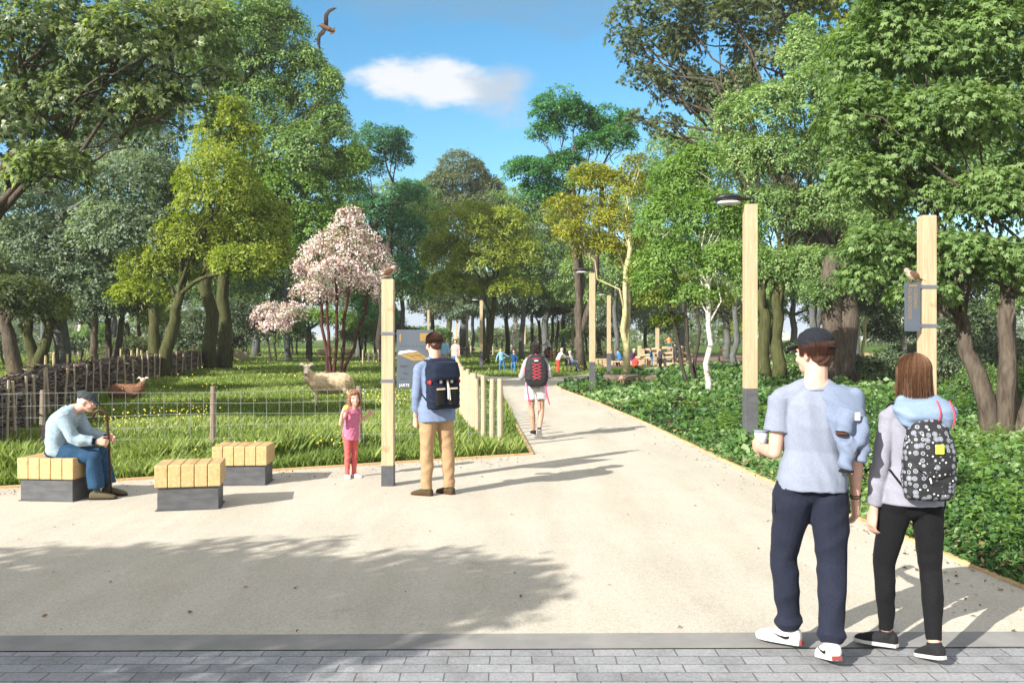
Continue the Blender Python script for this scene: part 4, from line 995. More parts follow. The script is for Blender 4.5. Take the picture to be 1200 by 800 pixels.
for i, (px_, D_, h_) in enumerate(((776, 50.5, .30), (786, 51, .34), (792, 51.5, .26), (801, 52.5, .3))):
    w_ = W(px_, 0, D_); t = tag(MB().tube([A(0, 0, -.05), A(0, 0, h_)], .26, 12).build('log_stool', M['cut'], loc=(w_[0], D_, 0)),
      ('squat log stool in front of the climbing frame', 'taller log stool below the child in orange', 'lowest log stool at the frame foot', 'log stool at the right foot of the frame')[i], 'stool', 'log stools of the playground')
cfp = W(785, 0, 56); cf = thing('climbing_frame', 'pale timber climbing frame with beams on the mulch', 'climbing frame', (cfp[0], 56, 0))
k56 = 56 / F
def cx(px): return (px - 785) * k56
for px_, top, dy in ((751, 405, .6), (765, 413, 0), (771, 409, -.3), (774, 384, 1.2), (789, 408, -.4), (797, 405, 0), (757, 409, 1.4), (808, 411, .5), (803, 406, 1.3)):
    MB().box((0, 0, (HOR - top) * k56 / 2 + .9), (.24, .2, (HOR - top) * k56 + 1.8)).build('post', M['timber'], cf, loc=(cx(px_), dy, 0), bevel=.02)
for x0, z0, x1, z1, y0, y1 in ((750, 417, 800, 412, .4, .2), (759, 410, 800, 406, 1.2, .9), (760, 421, 812, 424, .1, .4), (744, 419, 766, 419, .8, .2), (797, 412, 812, 416, .1, .6), (770, 419, 790, 418, -.3, -.3)):
    mb = MB(); mb.tube([A(cx(x0), y0 - .18, EYE - (z0 - HOR) * k56), A(cx(x1), y1 - .18, EYE - (z1 - HOR) * k56)], .085, 8); mb.build('beam', M['timber'], cf)
MB().box((cx(781), .5, .78), (1.4, 1.1, .12)).build('platform', M['timber'], cf, bevel=.01)
MB().box((cx(779), .1, .34), (.9, .5, .3)).build('boulder_step', M['concrete'], cf, bevel=.1)
pt = thing('picnic_table', 'pale picnic table with bench far behind the woven fence', 'table', (W(57, 0, 60)[0], 60, 0))
MB().box((0, 0, .74), (2.0, .8, .07)).build('table_top', M['timber'], pt)
for s in (-1, 1):
    MB().box((0, s * .75, .45), (2.0, .28, .06)).build('seat', M['timber'], pt)
    MB().box((s * .75, 0, .36), (.1, 1.6, .72)).build('leg', M['timber'], pt)

# ------------------------------------------------------------------ birds
M['feather_brown'] = surf('brown_feathers', (.16, .085, .045), (.075, .045, .03), .8, 40, bmp=.3)
M['feather_dark'] = surf('dark_feathers', (.028, .02, .018), (.06, .04, .03), .8, 30, bmp=.2)
M['feather_pale'] = surf('pale_feathers', (.40, .33, .26), (.25, .19, .14), .8, 40, bmp=.2)
M['feather_rust'] = surf('rust_feathers', (.32, .12, .045), (.2, .08, .035), .8, 40, bmp=.2)
def perched(label, p, rz, s=1.0):
    t = thing('bird', label, 'bird', p, rz)       # faces +x
    mb = MB(); mb.ell((0, 0, .078), (.062, .040, .043), roty(rad(-24)), 14, 9); mb.ell((.05, 0, .122), (.030, .027, .028)); mb.caps((.02, 0, .09), (.048, 0, .12), .034, .026)
    mb.caps((-.045, 0, .062), (-.075, 0, .045), .024, .014); mb.caps((.0, 0, .05), (-.02, 0, .04), .026, .022)
    blob(mb, 'body', M['feather_pale'], t, .006, 2)
    w_ = MB()
    for sd in (-1, 1): w_.ell((-.018, sd * .036, .078), (.058, .009, .030), roty(rad(-30)) )
    w_.build('wing', M['feather_brown'], t, smooth=True)
    MB().add([(-.06, -.014, .055), (-.06, .014, .055), (-.145, .018, .012), (-.145, -.018, .012), (-.06, -.014, .048), (-.06, .014, .048), (-.145, .018, .006), (-.145, -.018, .006)], [(0, 1, 2, 3), (7, 6, 5, 4), (0, 3, 7, 4), (1, 5, 6, 2), (2, 6, 7, 3), (0, 4, 5, 1)]).build('tail', M['feather_brown'], t)
    b = MB(); b.tube([A(.074, 0, .122), A(.102, 0, .118)], [.007, .001], 6); b.build('beak', M['feather_dark'], t)
    for sd in (-1, 1):
        l = MB(); l.tube([A(.0, sd * .014, .045), A(.008, sd * .014, .0)], .0035, 5); l.tube([A(.008, sd * .014, .003), A(.03, sd * .018, .002)], .003, 4); l.build('leg', M['feather_rust'], t)
        MB().ell((.06, sd * .022, .127), .0045).build('eye', M['black'], t)
    t.scale = (s, s, s); return t
perched('small brown bird perched on top of the information post', (p[0] if False else ip.location.x + .01, ip.location.y, 2.502), rad(20), 1.15)
perched('small pale-breasted bird standing on the hanging sign', (sg.location.x - .185, sg.location.y - .056, 2.372), rad(180), 1.0)
fp = W(380, 33, 24); fb_ = thing('bird', 'dark long-billed bird flying in the blue sky', 'bird', fp)
k = 24 / F
def bp(x, y, d=0): return A((x - 380) * k, d, -(y - 33) * k)
mb = MB()
mb.caps(bp(377, 30), bp(386, 34.5), 2.6 * k, 2.9 * k); mb.caps(bp(386, 34.5), bp(390, 36.5), 2.7 * k, 1.4 * k); mb.ell(bp(377, 29.6), 2.4 * k)
blob(mb, 'body', M['feather_brown'], fb_, .012, 2)
mb = MB(); mb.tube([bp(375.4, 29.8), bp(371.0, 31.3)], [.8 * k, .2 * k], 6); mb.build('beak', M['feather_dark'], fb_)
def wing(pts, wd, name, mat):
    mb = MB(); R = []
    for i, (x, y, d) in enumerate(pts):
        c = bp(x, y, d); a = nrm(bp(*pts[min(i + 1, len(pts) - 1)][:2]) - bp(*pts[max(0, i - 1)][:2])); s_ = nrm(np.cross(a, A(0, 1, 0)))
        R.append((c, s_ * wd[i] * k, A(0, .5 * k, 0)))
    mb.erings(R, 10); mb.build(name, mat, fb_, smooth=True)
wing([(382, 31, 0), (383, 25.5, -.1), (383.5, 20.5, -.15), (387.5, 16, -.2), (392.5, 13.8, -.2), (396, 12.8, -.2)], [2.6, 2.7, 2.5, 2.2, 1.6, .4], 'wing', M['feather_dark'])
wing([(381, 33.5, 0), (377.5, 36.5, .1), (372.5, 38.5, .2), (370.3, 42.5, .3), (370.3, 48, .35), (371.4, 52, .35)], [2.6, 2.9, 2.6, 2.4, 1.8, .4], 'wing', M['feather_dark'])
mb = MB(); mb.add([bp(388, 35), bp(392.5, 32), bp(393.2, 36.5), bp(390, 39.8), bp(386.5, 40.5), bp(388, 35, .02), bp(392.5, 32, .02), bp(393.2, 36.5, .02), bp(390, 39.8, .02), bp(386.5, 40.5, .02)],
  [(0, 1, 2, 3, 4), (9, 8, 7, 6, 5), (0, 5, 6, 1), (1, 6, 7, 2), (2, 7, 8, 3), (3, 8, 9, 4), (4, 9, 5, 0)]); mb.build('tail', M['feather_brown'], fb_)

# ------------------------------------------------------------------ sheep
M['fleece'] = surf('buff_fleece', (.46, .34, .21), (.60, .47, .32), .95, 16, bmp=.9, bdist=.02, fine=55, spec=.1)
M['fleece_brown'] = surf('brown_fleece', (.17, .085, .05), (.25, .13, .075), .95, 16, bmp=.9, bdist=.02, fine=55, spec=.1)
M['sheep_face'] = surf('cream_wool', (.62, .50, .40), (.72, .60, .48), .9, 10, bmp=.2)
M['hoof'] = surf('dark_hoof', (.03, .025, .022), None, .6)
def sheep(label, p, rz, s=1, detail=True, pose='stand', fl='fleece', group='grazing sheep'):
    """body along local x, head end at -x, head turned to -y"""
    t = thing('sheep', label, 'sheep', p, rz, group); v = .02 if detail else .04
    zb = .62 if pose == 'stand' else .27
    mb = MB()
    mb.erings([(A(x, 0, zb + dz), A(0, ry * 1.1, 0), A(0, 0, rz_ * 1.12)) for x, dz, ry, rz_ in ((-.50, .06, .09, .10), (-.44, .03, .155, .18), (-.3, .0, .20, .235), (-.05, -.01, .225, .245), (.22, .0, .22, .245), (.40, .015, .19, .22), (.52, .02, .12, .15), (.57, .03, .04, .06))], 22)
    mb.caps((-.44, -.01, zb + .10), (-.53, -.05, zb + .26), .175, .125)
    if pose == 'stand':
        for x in (-.33, .36):
            for y in (-.11, .11): mb.caps((x, y, zb - .05), (x + (.02 if x < 0 else .05), y, zb - .24), .10, .055)
    else:
        mb.ell((-.3, -.12, .12), (.2, .12, .11)); mb.ell((.35, -.14, .14), (.22, .12, .13))
    blob(mb, 'body', M[fl], t, v, 3, wr=.011, wl=.07, wdir=(.3, .3, 1))
    H = A(-.55, -.10, zb + .37); mb = MB()
    mb.ell(H + A(0, .02, .02), (.078, .095, .085)); mb.caps(H + A(0, -.05, -.03), H + A(.0, -.13, -.13), .066, .046)
    mb.caps(H + A(.01, .05, -.06), H + A(.02, .06, -.16), .075, .085)
    hd = blob(mb, 'head', M['sheep_face'], t, v * .6, 3)
    for sd in (-1, 1):
        e = MB(); e.erings([(H + A(sd * (.06 + q * .14), .02 - .01 * q, .06 + .05 * math.sin(q * 3)), A(0, .012, 0), A(-.01 * sd, 0, w2)) for q, w2 in ((0, .02), (.3, .034), (.65, .032), (1, .008))], 10)
        e.build('ear', M['sheep_face'], hd, smooth=True)
        MB().ell(H + A(sd * .052, -.062, .0), .012).build('eye', M['hoof'], hd)
    MB().ell(H + A(0, -.168, -.135), (.03, .018, .02)).build('nose', M['hoof'], hd, smooth=True)
    if pose == 'stand':
        for x, bk in ((-.33, 0), (.38, 1)):
            for y in (-.11, .11):
                l = MB()
                if bk: l.tube([A(x + .03, y, .44), A(x + .09, y, .33), A(x + .05, y, .2), A(x + .045, y, .05)], [.055, .04, .028, .026], 10)
                else: l.tube([A(x + .01, y, .44), A(x + .015, y, .27), A(x - .015 * (y > 0), y, .05)], [.05, .033, .026], 10)
                lo = l.build('leg', M['sheep_face'], t, smooth=True)
                MB().tube([A(x + (.045 if bk else -.003), y, .07), A(x + (.04 if bk else -.012), y, 0)], [.028, .036], 8).build('hoof', M['hoof'], lo)
        l = MB(); l.caps((.56, 0, zb + .08), (.60, 0, zb - .16), .04, .025); l.build('tail', M[fl], t, smooth=True)
    t.scale = (s, s, s); return t
sp1 = G(386, 481); sheep('cream-faced buff sheep looking at the camera behind the girl', sp1 + A(0, 0, .07), rad(8), .98)
sheep('far tan sheep grazing left of the blossom stems', (W(380, 0, 70)[0], 70, 0), rad(190), 1.0, False)
sheep('far tan sheep grazing right of the blossom stems', (W(408, 0, 72)[0], 72, 0), rad(-5), 1.0, False)
sheep('brown sheep with pale head lying in the grass behind the old man', (W(147, 0, 25.5)[0], 25.5, 0), rad(185), .85, True, 'lie', 'fleece_brown')
# ------------------------------------------------------------------ people
def cloth(name, c1, c2=None, rough=.85, scale=18, bmp=.25, heather=0, spec=.12):
    m, nt, b, o = new_mat(name); co = coords(nt)
    f = noise(nt, co, scale * 5, 3, .7); c2 = c2 or tuple(x * .8 for x in c1)
    c = ramp(nt, f, [(.35, c1), (.65, c2)])
    if heather:
        h = noise(nt, coords(nt, (1, 1, 2.5)), 230, 2, .7)
        c = mixc(nt, 1, c, ramp(nt, h, [(.3, (1 - heather,) * 3), (.7, (1 + heather,) * 3)]), 'MULTIPLY')
    nt.links.new(c, b.inputs['Base Color']); b.inputs['Roughness'].default_value = rough
    b.inputs['Specular IOR Level'].default_value = spec
    b.inputs['Sheen Weight'].default_value = .03
    bump(nt, b, noise(nt, co, scale * 9, 3, .6), bmp, .002); return m
def skinmat(name, c, c2):
    m, nt, b, o = new_mat(name); co = coords(nt)
    nt.links.new(ramp(nt, noise(nt, co, 14, 4, .6), [(.35, c), (.65, c2)]), b.inputs['Base Color'])
    b.inputs['Roughness'].default_value = .5; b.inputs['Specular IOR Level'].default_value = .35
    b.inputs['Subsurface Weight'].default_value = .0
    bump(nt, b, noise(nt, co, 160, 2, .6), .15, .001); return m
def hairmat(name, c, c2, z=60):
    m, nt, b, o = new_mat(name); co = coords(nt, (z, z, 5))
    f = noise(nt, co, 1.6, 4, .65)
    nt.links.new(ramp(nt, f, [(.32, c), (.68, c2)]), b.inputs['Base Color'])
    b.inputs['Roughness'].default_value = .42; b.inputs['Specular IOR Level'].default_value = .4
    bump(nt, b, f, .7, .006); return m
SK = skinmat('skin_fair', (.56, .315, .235), (.62, .37, .28)); SKD = skinmat('skin_tan', (.44, .25, .175), (.48, .28, .20)); SKK = skinmat('skin_dark', (.16, .085, .055), (.19, .10, .065))
HB = hairmat('hair_brown', (.035, .014, .008), (.085, .036, .018)); HL = hairmat('hair_long_brown', (.045, .022, .013), (.15, .075, .04), 45)
HK = hairmat('hair_black', (.012, .009, .009), (.035, .025, .022)); HG = hairmat('hair_auburn', (.16, .065, .03), (.32, .15, .075)); HW = hairmat('hair_white', (.60, .58, .56), (.72, .70, .68))
EYEW = surf('eye_white', (.7, .7, .68), None, .3, bmp=0); IRIS = surf('eye_dark', (.03, .02, .015), None, .25, bmp=0); LIP = surf('lips', (.42, .14, .12), None, .5, bmp=0); TEETH = surf('teeth', (.75, .73, .68), None, .35, bmp=0)
RUB = cloth('black_rubber', (.02, .02, .022), None, .7)
UPZ = A(0, 0, 1)

def hand(mb, w, d, n, side, H, curl=.5, s=1.0, spread=1.0):
    """w wrist, d hand direction, n palm normal (towards what it would hold), side = unit thumb side"""
    d = nrm(d); n = nrm(np.asarray(n) - d * np.dot(n, d)); t = nrm(np.cross(d, n)) * side
    h = H * s
    mb.erings([(w + d * x * h, t * a * h, n * b * h) for x, a, b in ((-.012, .0150, .0125), (.008, .0185, .0120), (.030, .0235, .0118), (.050, .0245, .0110), (.058, .0225, .0090))], 14, p=2.4)
    for i, (off, ln) in enumerate(((.0178, .041), (.0060, .046), (-.0060, .043), (-.0178, .034))):
        p = w + d * .052 * h + t * off * h; dd = nrm(d + t * off * 4.0 * spread)
        ax = np.cross(dd, n); r = .0053 * h; ang = 0
        for j, f in enumerate((.46, .31, .25)):
            ang += curl * (.75, 1.0, .7)[j] * (1 + .10 * i)
            e = rotaxis(ax, ang) @ dd; q = p + e * ln * h * f
            mb.caps(p, q, r, r * .92, 8); p = q; r *= .92
    p = w + d * .012 * h + t * .015 * h; e = nrm(d * .75 + t * .72 + n * .25)
    q = p + e * .030 * h; mb.caps(p, q, .0075 * h, .0062 * h, 8)
    e2 = nrm(e + d * .35 + n * curl * .5 - t * curl * .35); mb.caps(q, q + e2 * .025 * h, .0060 * h, .0050 * h, 8)

def person(label, loc, yaw, H, pose, look, vox=.0065, group=None, hs=1.0, scale=None):
    """local frame: faces +y, right hand side is +x"""
    t = thing('person', label, 'person', loc, yaw, group); g = pose.get; J = {}
    fem = look.get('fem', 0); child = hs > 1.1
    spine = nrm(g('spine', (0, 0, 1))); lat = nrm(A(1, 0, 0) - spine * spine[0]); lat = nrm(rotaxis(spine, rad(g('twist', 0))) @ lat); fwd = np.cross(spine, lat)
    TL_ = .300 * H * g('torso', 1.0); P = A(0, 0, 0); Nk = P + spine * TL_
    bend = A(*g('bow', (0, 0, 0))) * H
    shw = (.104 if not fem else .090) * H * look.get('shw', 1)
    P0 = P
    def spt(f): return P0 + spine * TL_ * f + bend * math.sin(math.pi * min(1, max(0, f)) * .8)
    Nk = spt(1.0)
    sh = {s: spt(.875) + lat * s * shw - spine * .004 * H for s in (-1, 1)}
    for s, k in ((-1, 'shL'), (1, 'shR')): sh[s] = sh[s] + A(*g(k, (0, 0, 0))) * H
    hip = {s: A(s * .050 * H, 0, -.015 * H) for s in (-1, 1)}
    UA, FA, TH, SHN = .168 * H, .148 * H, .238 * H, .238 * H
    arm = {}; leg = {}
    for s, k in ((-1, 'armL'), (1, 'armR')):
        u, f = g(k, ((s * .12, 0, -1), (s * .04, .15, -1)))
        e = sh[s] + nrm(u) * UA; w = e + nrm(f) * FA; arm[s] = (sh[s], e, w, nrm(f))
    for s, k in ((-1, 'legL'), (1, 'legR')):
        u, f = g(k, ((s * .03, 0.02, -1), (s * .01, -.03, -1)))
        kn = hip[s] + nrm(u) * TH; an = kn + nrm(f) * SHN; leg[s] = (hip[s], kn, an)
    feet = {}
    for s, k in ((-1, 'footL'), (1, 'footR')):
        yw, pt = g(k, (s * -8, 0)); yw, pt = rad(yw), rad(pt)
        f = rotz(yw) @ (rotx(pt) @ A(0, 1, 0)); u = rotz(yw) @ (rotx(pt) @ A(0, 0, 1)); feet[s] = (f, u, np.cross(f, u))
    def sole(s):
        a = leg[s][2]; f, u, r = feet[s]; return min((a - u * .044 * H + f * .105 * H)[2], (a - u * .044 * H - f * .035 * H)[2])
    dz = -min(sole(-1), sole(1)) if 'z' not in pose else pose['z'] * 1.0
    T_ = A(0, 0, dz)
    mv = lambda x: x + T_
    P = P + T_; Nk = Nk + T_
    for s in (-1, 1):
        sh[s] = sh[s] + T_; arm[s] = (arm[s][0] + T_, arm[s][1] + T_, arm[s][2] + T_, arm[s][3]); leg[s] = tuple(x + T_ for x in leg[s]); hip[s] = hip[s] + T_
    spt0 = spt; spt = lambda f: spt0(f) + T_
    hd_dir = nrm(g('neck', tuple(spine * .8 + A(0, 0, .4))))
    Hc = Nk + hd_dir * (g('nl', .060) + .047 * hs) * H
    RH = rotz(rad(g('head_yaw', 0))) @ rotx(rad(g('head_pitch', 0))) @ roty(rad(g('head_roll', 0)))
    hh = H * hs
    def hp(x, y, z): return Hc + RH @ (A(x, y, z) * hh)
    # --- body (skin)
    mb = MB()
    mb.ell(hp(0, -.010, .018), A(.0435, .0525, .049) * hh, RH, 18, 12); mb.ell(hp(0, .010, -.014), A(.037, .042, .046) * hh, RH, 16, 10)
    mb.ell(hp(0, .025, -.040), A(.025, .024, .022) * hh, RH); mb.ell(hp(0, .0365, -.0525), A(.012, .011, .011) * hh, RH)
    mb.caps(hp(0, .049, .004), hp(0, .0585, -.0165), .0050 * hh, .0080 * hh, 8); mb.ell(hp(0, .040, .014), A(.030, .010, .008) * hh, RH)
    for s in (-1, 1):
        mb.ell(hp(s * .0225, .036, -.018), A(.013, .012, .012) * hh, RH); mb.ell(hp(s * .0425, -.006, -.006), A(.0065, .012, .018) * hh, RH @ rotz(rad(s * 25)))
    mb.caps(Nk - hd_dir * .03 * H, hp(0, -.012, -.030), .040 * H if not fem else .032 * H, .034 * H if not fem else .028 * H)
    for s in (-1, 1): mb.caps(Nk + hd_dir * .012 * H + lat * s * .012 * H - fwd * .012 * H, sh[s] - lat * s * .02 * H + spine * .004 * H, .026 * H, .026 * H)
    wm = (.098, .086, .097, .101) if not fem else (.099, .076, .085, .088)
    if child: wm = (.088, .083, .086, .086)
    dm = (.062, .056, .062, .058) if not child else (.066, .066, .066, .06)
    prof = [(-.10, wm[0] * .92, dm[0] * .95), (.06, wm[0], dm[0]), (.34, wm[1], dm[1]), (.60, wm[2], dm[2]), (.82, wm[3], dm[3]), (.93, wm[3] * .72, dm[3] * .78), (1.0, .042, .042)]
    def rings(mb, infl=1.0, lo=-.10, hi=1.0, add=0, p=2.3, flare=0, over=None):
        R = []
        fs = sorted(set([lo] + [q[0] for q in prof if lo < q[0] < hi] + [x for x in (.0, .16, .25, .33) if lo < x < hi] + [hi]))
        for f in fs:
            a = np.interp(f, [q[0] for q in prof], [q[1] for q in prof]) * H * infl + add; b = np.interp(f, [q[0] for q in prof], [q[2] for q in prof]) * H * infl + add
            fl = flare * max(0, .4 - f); c = spt(f)
            if over:
                q = min(1, max(0, (.32 - f) / .28)); a = a + (max(a, over[0] * H) - a) * q; b = b + (max(b, over[1] * H) - b) * q
            R.append((c, lat * (a + fl * .15), fwd * (b + fl)))
        mb.erings(R, 28, p=p)
    rings(mb, .93)
    rs_ = look.get('slim', 1.0)
    for s in (-1, 1):
        a, e, w, d = arm[s]
        mb.ell(a, .031 * H * rs_); mb.caps(a, e, .029 * H * rs_, .0215 * H * rs_); mb.caps(e, e + (w - e) * .35, .0215 * H * rs_, .0225 * H * rs_); mb.caps(e + (w - e) * .35, w, .0225 * H * rs_, .0145 * H * rs_)
        palm = g('palmL' if s < 0 else 'palmR', (-s * 1.0, .15, 0)); hdir = g('handL' if s < 0 else 'handR', None)
        hand(mb, w, d if hdir is None else hdir, palm, g('thumbL' if s < 0 else 'thumbR', 1 if s > 0 else -1), H, g('curlL' if s < 0 else 'curlR', .35), look.get('hand', 1.0))
        h_, k_, n_ = leg[s]
        mb.caps(h_, k_, .050 * H * rs_, .031 * H * rs_); mb.caps(k_, k_ + (n_ - k_) * .3 + A(0, -.004 * H, 0), .031 * H * rs_, .033 * H * rs_); mb.caps(k_ + (n_ - k_) * .3 + A(0, -.004 * H, 0), n_, .033 * H * rs_, .0195 * H * rs_)
        f, u, r = feet[s]; mb.caps(n_ - u * .018 * H, n_ - u * .026 * H + f * .075 * H,   .018 * H, .011 * H)
    body = blob(mb, 'body', look.get('skin', SK), t, vox, 3)
    J.update(P=P, N=Nk, sh=sh, arm=arm, leg=leg, spine=spine, lat=lat, fwd=fwd, hp=hp, Hc=Hc, RH=RH, hh=hh, spt=spt, t=t, feet=feet, H=H, prof=prof, rings=rings)
    if look.get('face', 1):
        for s in (-1, 1):
            e = MB(); e.ell(hp(s * .0165, .0455, .0005), A(.0080, .0055, .0050) * hh, RH, 10, 7); eo = e.build('eye', EYEW, body, smooth=True)
            e = MB(); e.ell(hp(s * .0165, .0497, .0005), A(.0036, .0022, .0040) * hh, RH, 8, 6); e.build('iris', IRIS, body, smooth=True)
            e = MB(); e.caps(hp(s * .008, .0505, .0135), hp(s * .027, .0445, .0135), .0022 * hh, .0016 * hh, 6); e.build('eyebrow', look.get('hairmat', HB), body, smooth=True)
        e = MB()
        if look.get('smile'):
            e.erings([(hp(x, .0465 - .25 * abs(x) , -.0335 + 14 * x * x), RH @ A(0, .003, 0) * hh, RH @ A(0, 0, z) * hh) for x, z in ((-.018, .001), (-.010, .0042), (0, .0055), (.010, .0042), (.018, .001))], 8)
            e.build('teeth', TEETH, body, smooth=True); e = MB()
            for zz in (-.0065, .0065):
                e.tube([hp(x, .0475 - .25 * abs(x), -.0335 + 14 * x * x + zz * (1 - abs(x) / .022)) for x in (-.02, -.01, 0, .01, .02)], .0022 * hh, 6)
            e.build('mouth', LIP, body, smooth=True)
        else:
            e.erings([(hp(x, .0475 - .2 * abs(x), -.0335), RH @ A(0, .003, 0) * hh, RH @ A(0, 0, z) * hh) for x, z in ((-.015, .001), (-.008, .0038), (0, .004), (.008, .0038), (.015, .001))], 8)
            e.build('mouth', LIP, body, smooth=True)
    # --- trousers
    bt = look.get('bottom')
    if bt:
        mb = MB(); ln = bt.get('len', 1.0); lo = bt.get('loose', 1.15); cf = bt.get('cuff', 0); r0, r1, r2 = bt.get('r', (.054, .036, .027))
        rings(mb, 1.03 * bt.get('hipw', 1.0), -.12, bt.get('waist', .16), .006)
        mb.ell(P - A(0, 0, .03 * H), A(.085 * H, .062 * H, .055 * H) * bt.get('hipw', 1.0))
        for s in (-1, 1):
            h_, k_, n_ = leg[s]
            mb.ell(h_ + A(s * .012 * H, -.018 * H, 0), A(.046, .052, .06) * H * bt.get('seat', 1.0))
            if ln > .5:
                q = n_ + (k_ - n_) * (1 - ln) * 2
                back = A(0, -.006 * H, 0)
                mb.tube([h_ + A(-s * .016 * H, 0, .034 * H), h_ + A(-s * .004 * H, 0, .012 * H), h_ + (k_ - h_) * .14, h_ + (k_ - h_) * .45, k_, k_ + (n_ - k_) * .35 + back, k_ + (n_ - k_) * .75, q], [r0 * H * lo * .62, r0 * H * lo * .88, r0 * H * lo * .98, (r0 * .6 + r1 * .4) * H * lo, max(r1 * lo, .0345 * rs_) * H, max((r1 * .55 + r2 * .5) * lo, .0365 * rs_) * H, max(r2 * 1.02 * lo, .0295 * rs_) * H, r2 * H * lo * (1 if not cf else .84)], 18)
                mb.ell(k_, r1 * H * lo * 1.0)
                if cf:
                    mb.tube([n_ + (k_ - n_) * .20, n_ + (k_ - n_) * .10, n_ + (k_ - n_) * .02], [r2 * H * lo, r2 * H * lo * 1.22, r2 * H * lo * .95], 16)
            else:
                q = h_ + (k_ - h_) * ln * 2
                mb.tube([h_, h_ + (k_ - h_) * ln, q], [r0 * H * lo, r0 * H * lo * 1.02, r0 * H * lo * bt.get('flare', 1.0)], 20)
        blob(mb, bt.get('name', 'trousers'), bt['mat'], t, max(vox * 1.15, .006), 2, wr=bt.get('wr', .006), wseed=3, wdir=(.2, .4, 1), wl=bt.get('wl', .10))
    # --- top
    tp = look.get('top')
    if tp:
        mb = MB(); ad = tp.get('add', .008); hem = tp.get('hem', -.14)
        rings(mb, tp.get('infl', 1.04), hem, .97, ad, 2.4, tp.get('flare', 0), tp.get('over'))
        if tp.get('collar', 1): mb.tube([Nk - hd_dir * .035 * H, Nk - hd_dir * .002 * H], [.05 * H, .040 * H], 16)
        for s in (-1, 1):
            a, e, w, d = arm[s]; sr = tp.get('sr', (.036, .030, .022)); sl_ = tp.get('sleeve', 1.0)
            mb.ell(a - lat * s * .004 * H, .034 * H); mb.caps(Nk + hd_dir * .004 * H + lat * s * .024 * H - fwd * .006 * H, a + spine * .003 * H, .030 * H, .031 * H); mb.caps(spt(.80) + lat * s * .05 * H, a, .045 * H, .034 * H)
            if sl_ <= .5:
                q = a + (e - a) * sl_ * 2; mb.tube([a - (e - a) * .05, (a + q) / 2, q], [sr[0] * H, sr[0] * H * 1.0, sr[0] * H * tp.get('sflare', 1.05)], 18)
            else:
                q = e + (w - e) * (sl_ - .5) * 2
                mb.tube([a, (a + e) / 2, e], [sr[0] * H, (sr[0] + sr[1]) / 2 * H, sr[1] * H], 16); mb.ell(e, sr[1] * H)
                mb.tube([e, (e + q) / 2, q], [sr[1] * H, (sr[1] * .5 + sr[2] * .55) * H, sr[2] * H], 16)
        o = blob(mb, tp.get('name', 'shirt'), tp['mat'], t, max(vox * 1.1, .006), 2, wr=tp.get('wr', .005), wseed=tp.get('seed', 7), wdir=tp.get('wdir', (.5, .2, .8)), wl=tp.get('wl', .11))
        J['top'] = o
    # --- shoes
    sh_ = look.get('shoes')
    if sh_:
        for s in (-1, 1):
            f, u, r = feet[s]; a = leg[s][2]; mb = MB(); k = H * sh_.get('s', 1.0)
            b0 = a - u * .044 * H
            mb.erings([(b0 + f * x * k + u * z * k, r * w_ * k, u * hh_ * k) for x, z, w_, hh_ in ((-.040, .022, .012, .012), (-.032, .026, .021, .022), (.0, .027, .023, .024), (.04, .023, .026, .020), (.075, .017, .0265, .0150), (.100, .013, .022, .0110), (.112, .010, .010, .006))], 16, p=2.5)
            mb.tube([a - u * .015 * H, a + u * sh_.get('top', .006) * H], [.025 * H, .0245 * H], 14)
            so_ = blob(mb, 'shoe', sh_['mat'], t, max(.005, vox * .8), 2)
            m2 = MB(); R0 = []
            for zz in (-.002, .011):
                R0.append([b0 + f * x * k + r * y * k + u * zz * k for x, y in ((-.044, 0), (-.036, .019), (0, .0245), (.045, .029), (.08, .029), (.105, .021), (.117, 0), (.105, -.021), (.08, -.029), (.045, -.029), (0, -.0245), (-.036, -.019))])
            m2.rings(R0); m2.build('sole', sh_['sole'], so_, bevel=.003)
            J.setdefault('shoe', {})[s] = (so_, b0, f, u, r, k)
    return J

def hair_short(J, mat, vox=.006, fringe=True, name='hair'):
    hp, RH, hh = J['hp'], J['RH'], J['hh']; mb = MB()
    mb.ell(hp(0, -.017, .026), A(.0480, .0525, .0485) * hh, RH, 20, 12); mb.ell(hp(0, -.034, -.006), A(.040, .028, .040) * hh, RH)
    if fringe: mb.ell(hp(0, .022, .052), A(.036, .026, .018) * hh, RH); mb.ell(hp(.012, .03, .050), A(.022, .018, .014) * hh, RH)
    for s in (-1, 1): mb.ell(hp(s * .0405, -.012, .008), A(.008, .018, .022) * hh, RH)
    return blob(mb, name, mat, J['t'], vox, 2, wr=.006, wl=.03, wdir=(1, 1, .2), wseed=2)
def hair_long(J, mat, ln=.14, vox=.007, wide=.05, fringe=True):
    hp, RH, hh, sp = J['hp'], J['RH'], J['hh'], J['spine']; mb = MB()
    mb.ell(hp(0, -.014, .022), A(.050, .056, .050) * hh, RH, 20, 12)
    c = hp(0, -.030, 0); R = []
    for f, w_, d_ in ((0, .047, .036), (.3, .050, .036), (.65, wide, .032), (.9, wide * .92, .024), (1.0, wide * .8, .016)):
        R.append((c - A(0, 0, 1) * ln * hh * f + RH @ A(0, -.004, 0) * hh * f, RH @ A(w_, 0, 0) * hh, RH @ A(0, d_, 0) * hh))
    mb.erings(R, 24)
    for s in (-1, 1): mb.caps(hp(s * .042, .004, .02), hp(s * .046, .004, -.05), .013 * hh, .012 * hh)
    if fringe: mb.ell(hp(0, .028, .046), A(.034, .020, .020) * hh, RH)
    return blob(mb, 'hair', mat, J['t'], vox, 2, wr=.006, wl=.03, wdir=(1, .8, .04), wseed=5)
def world_empty(name, label, cat, J, group=None):
    t = J['t']; e = thing(name, label, cat, t.location, t.rotation_euler.z, group); return e
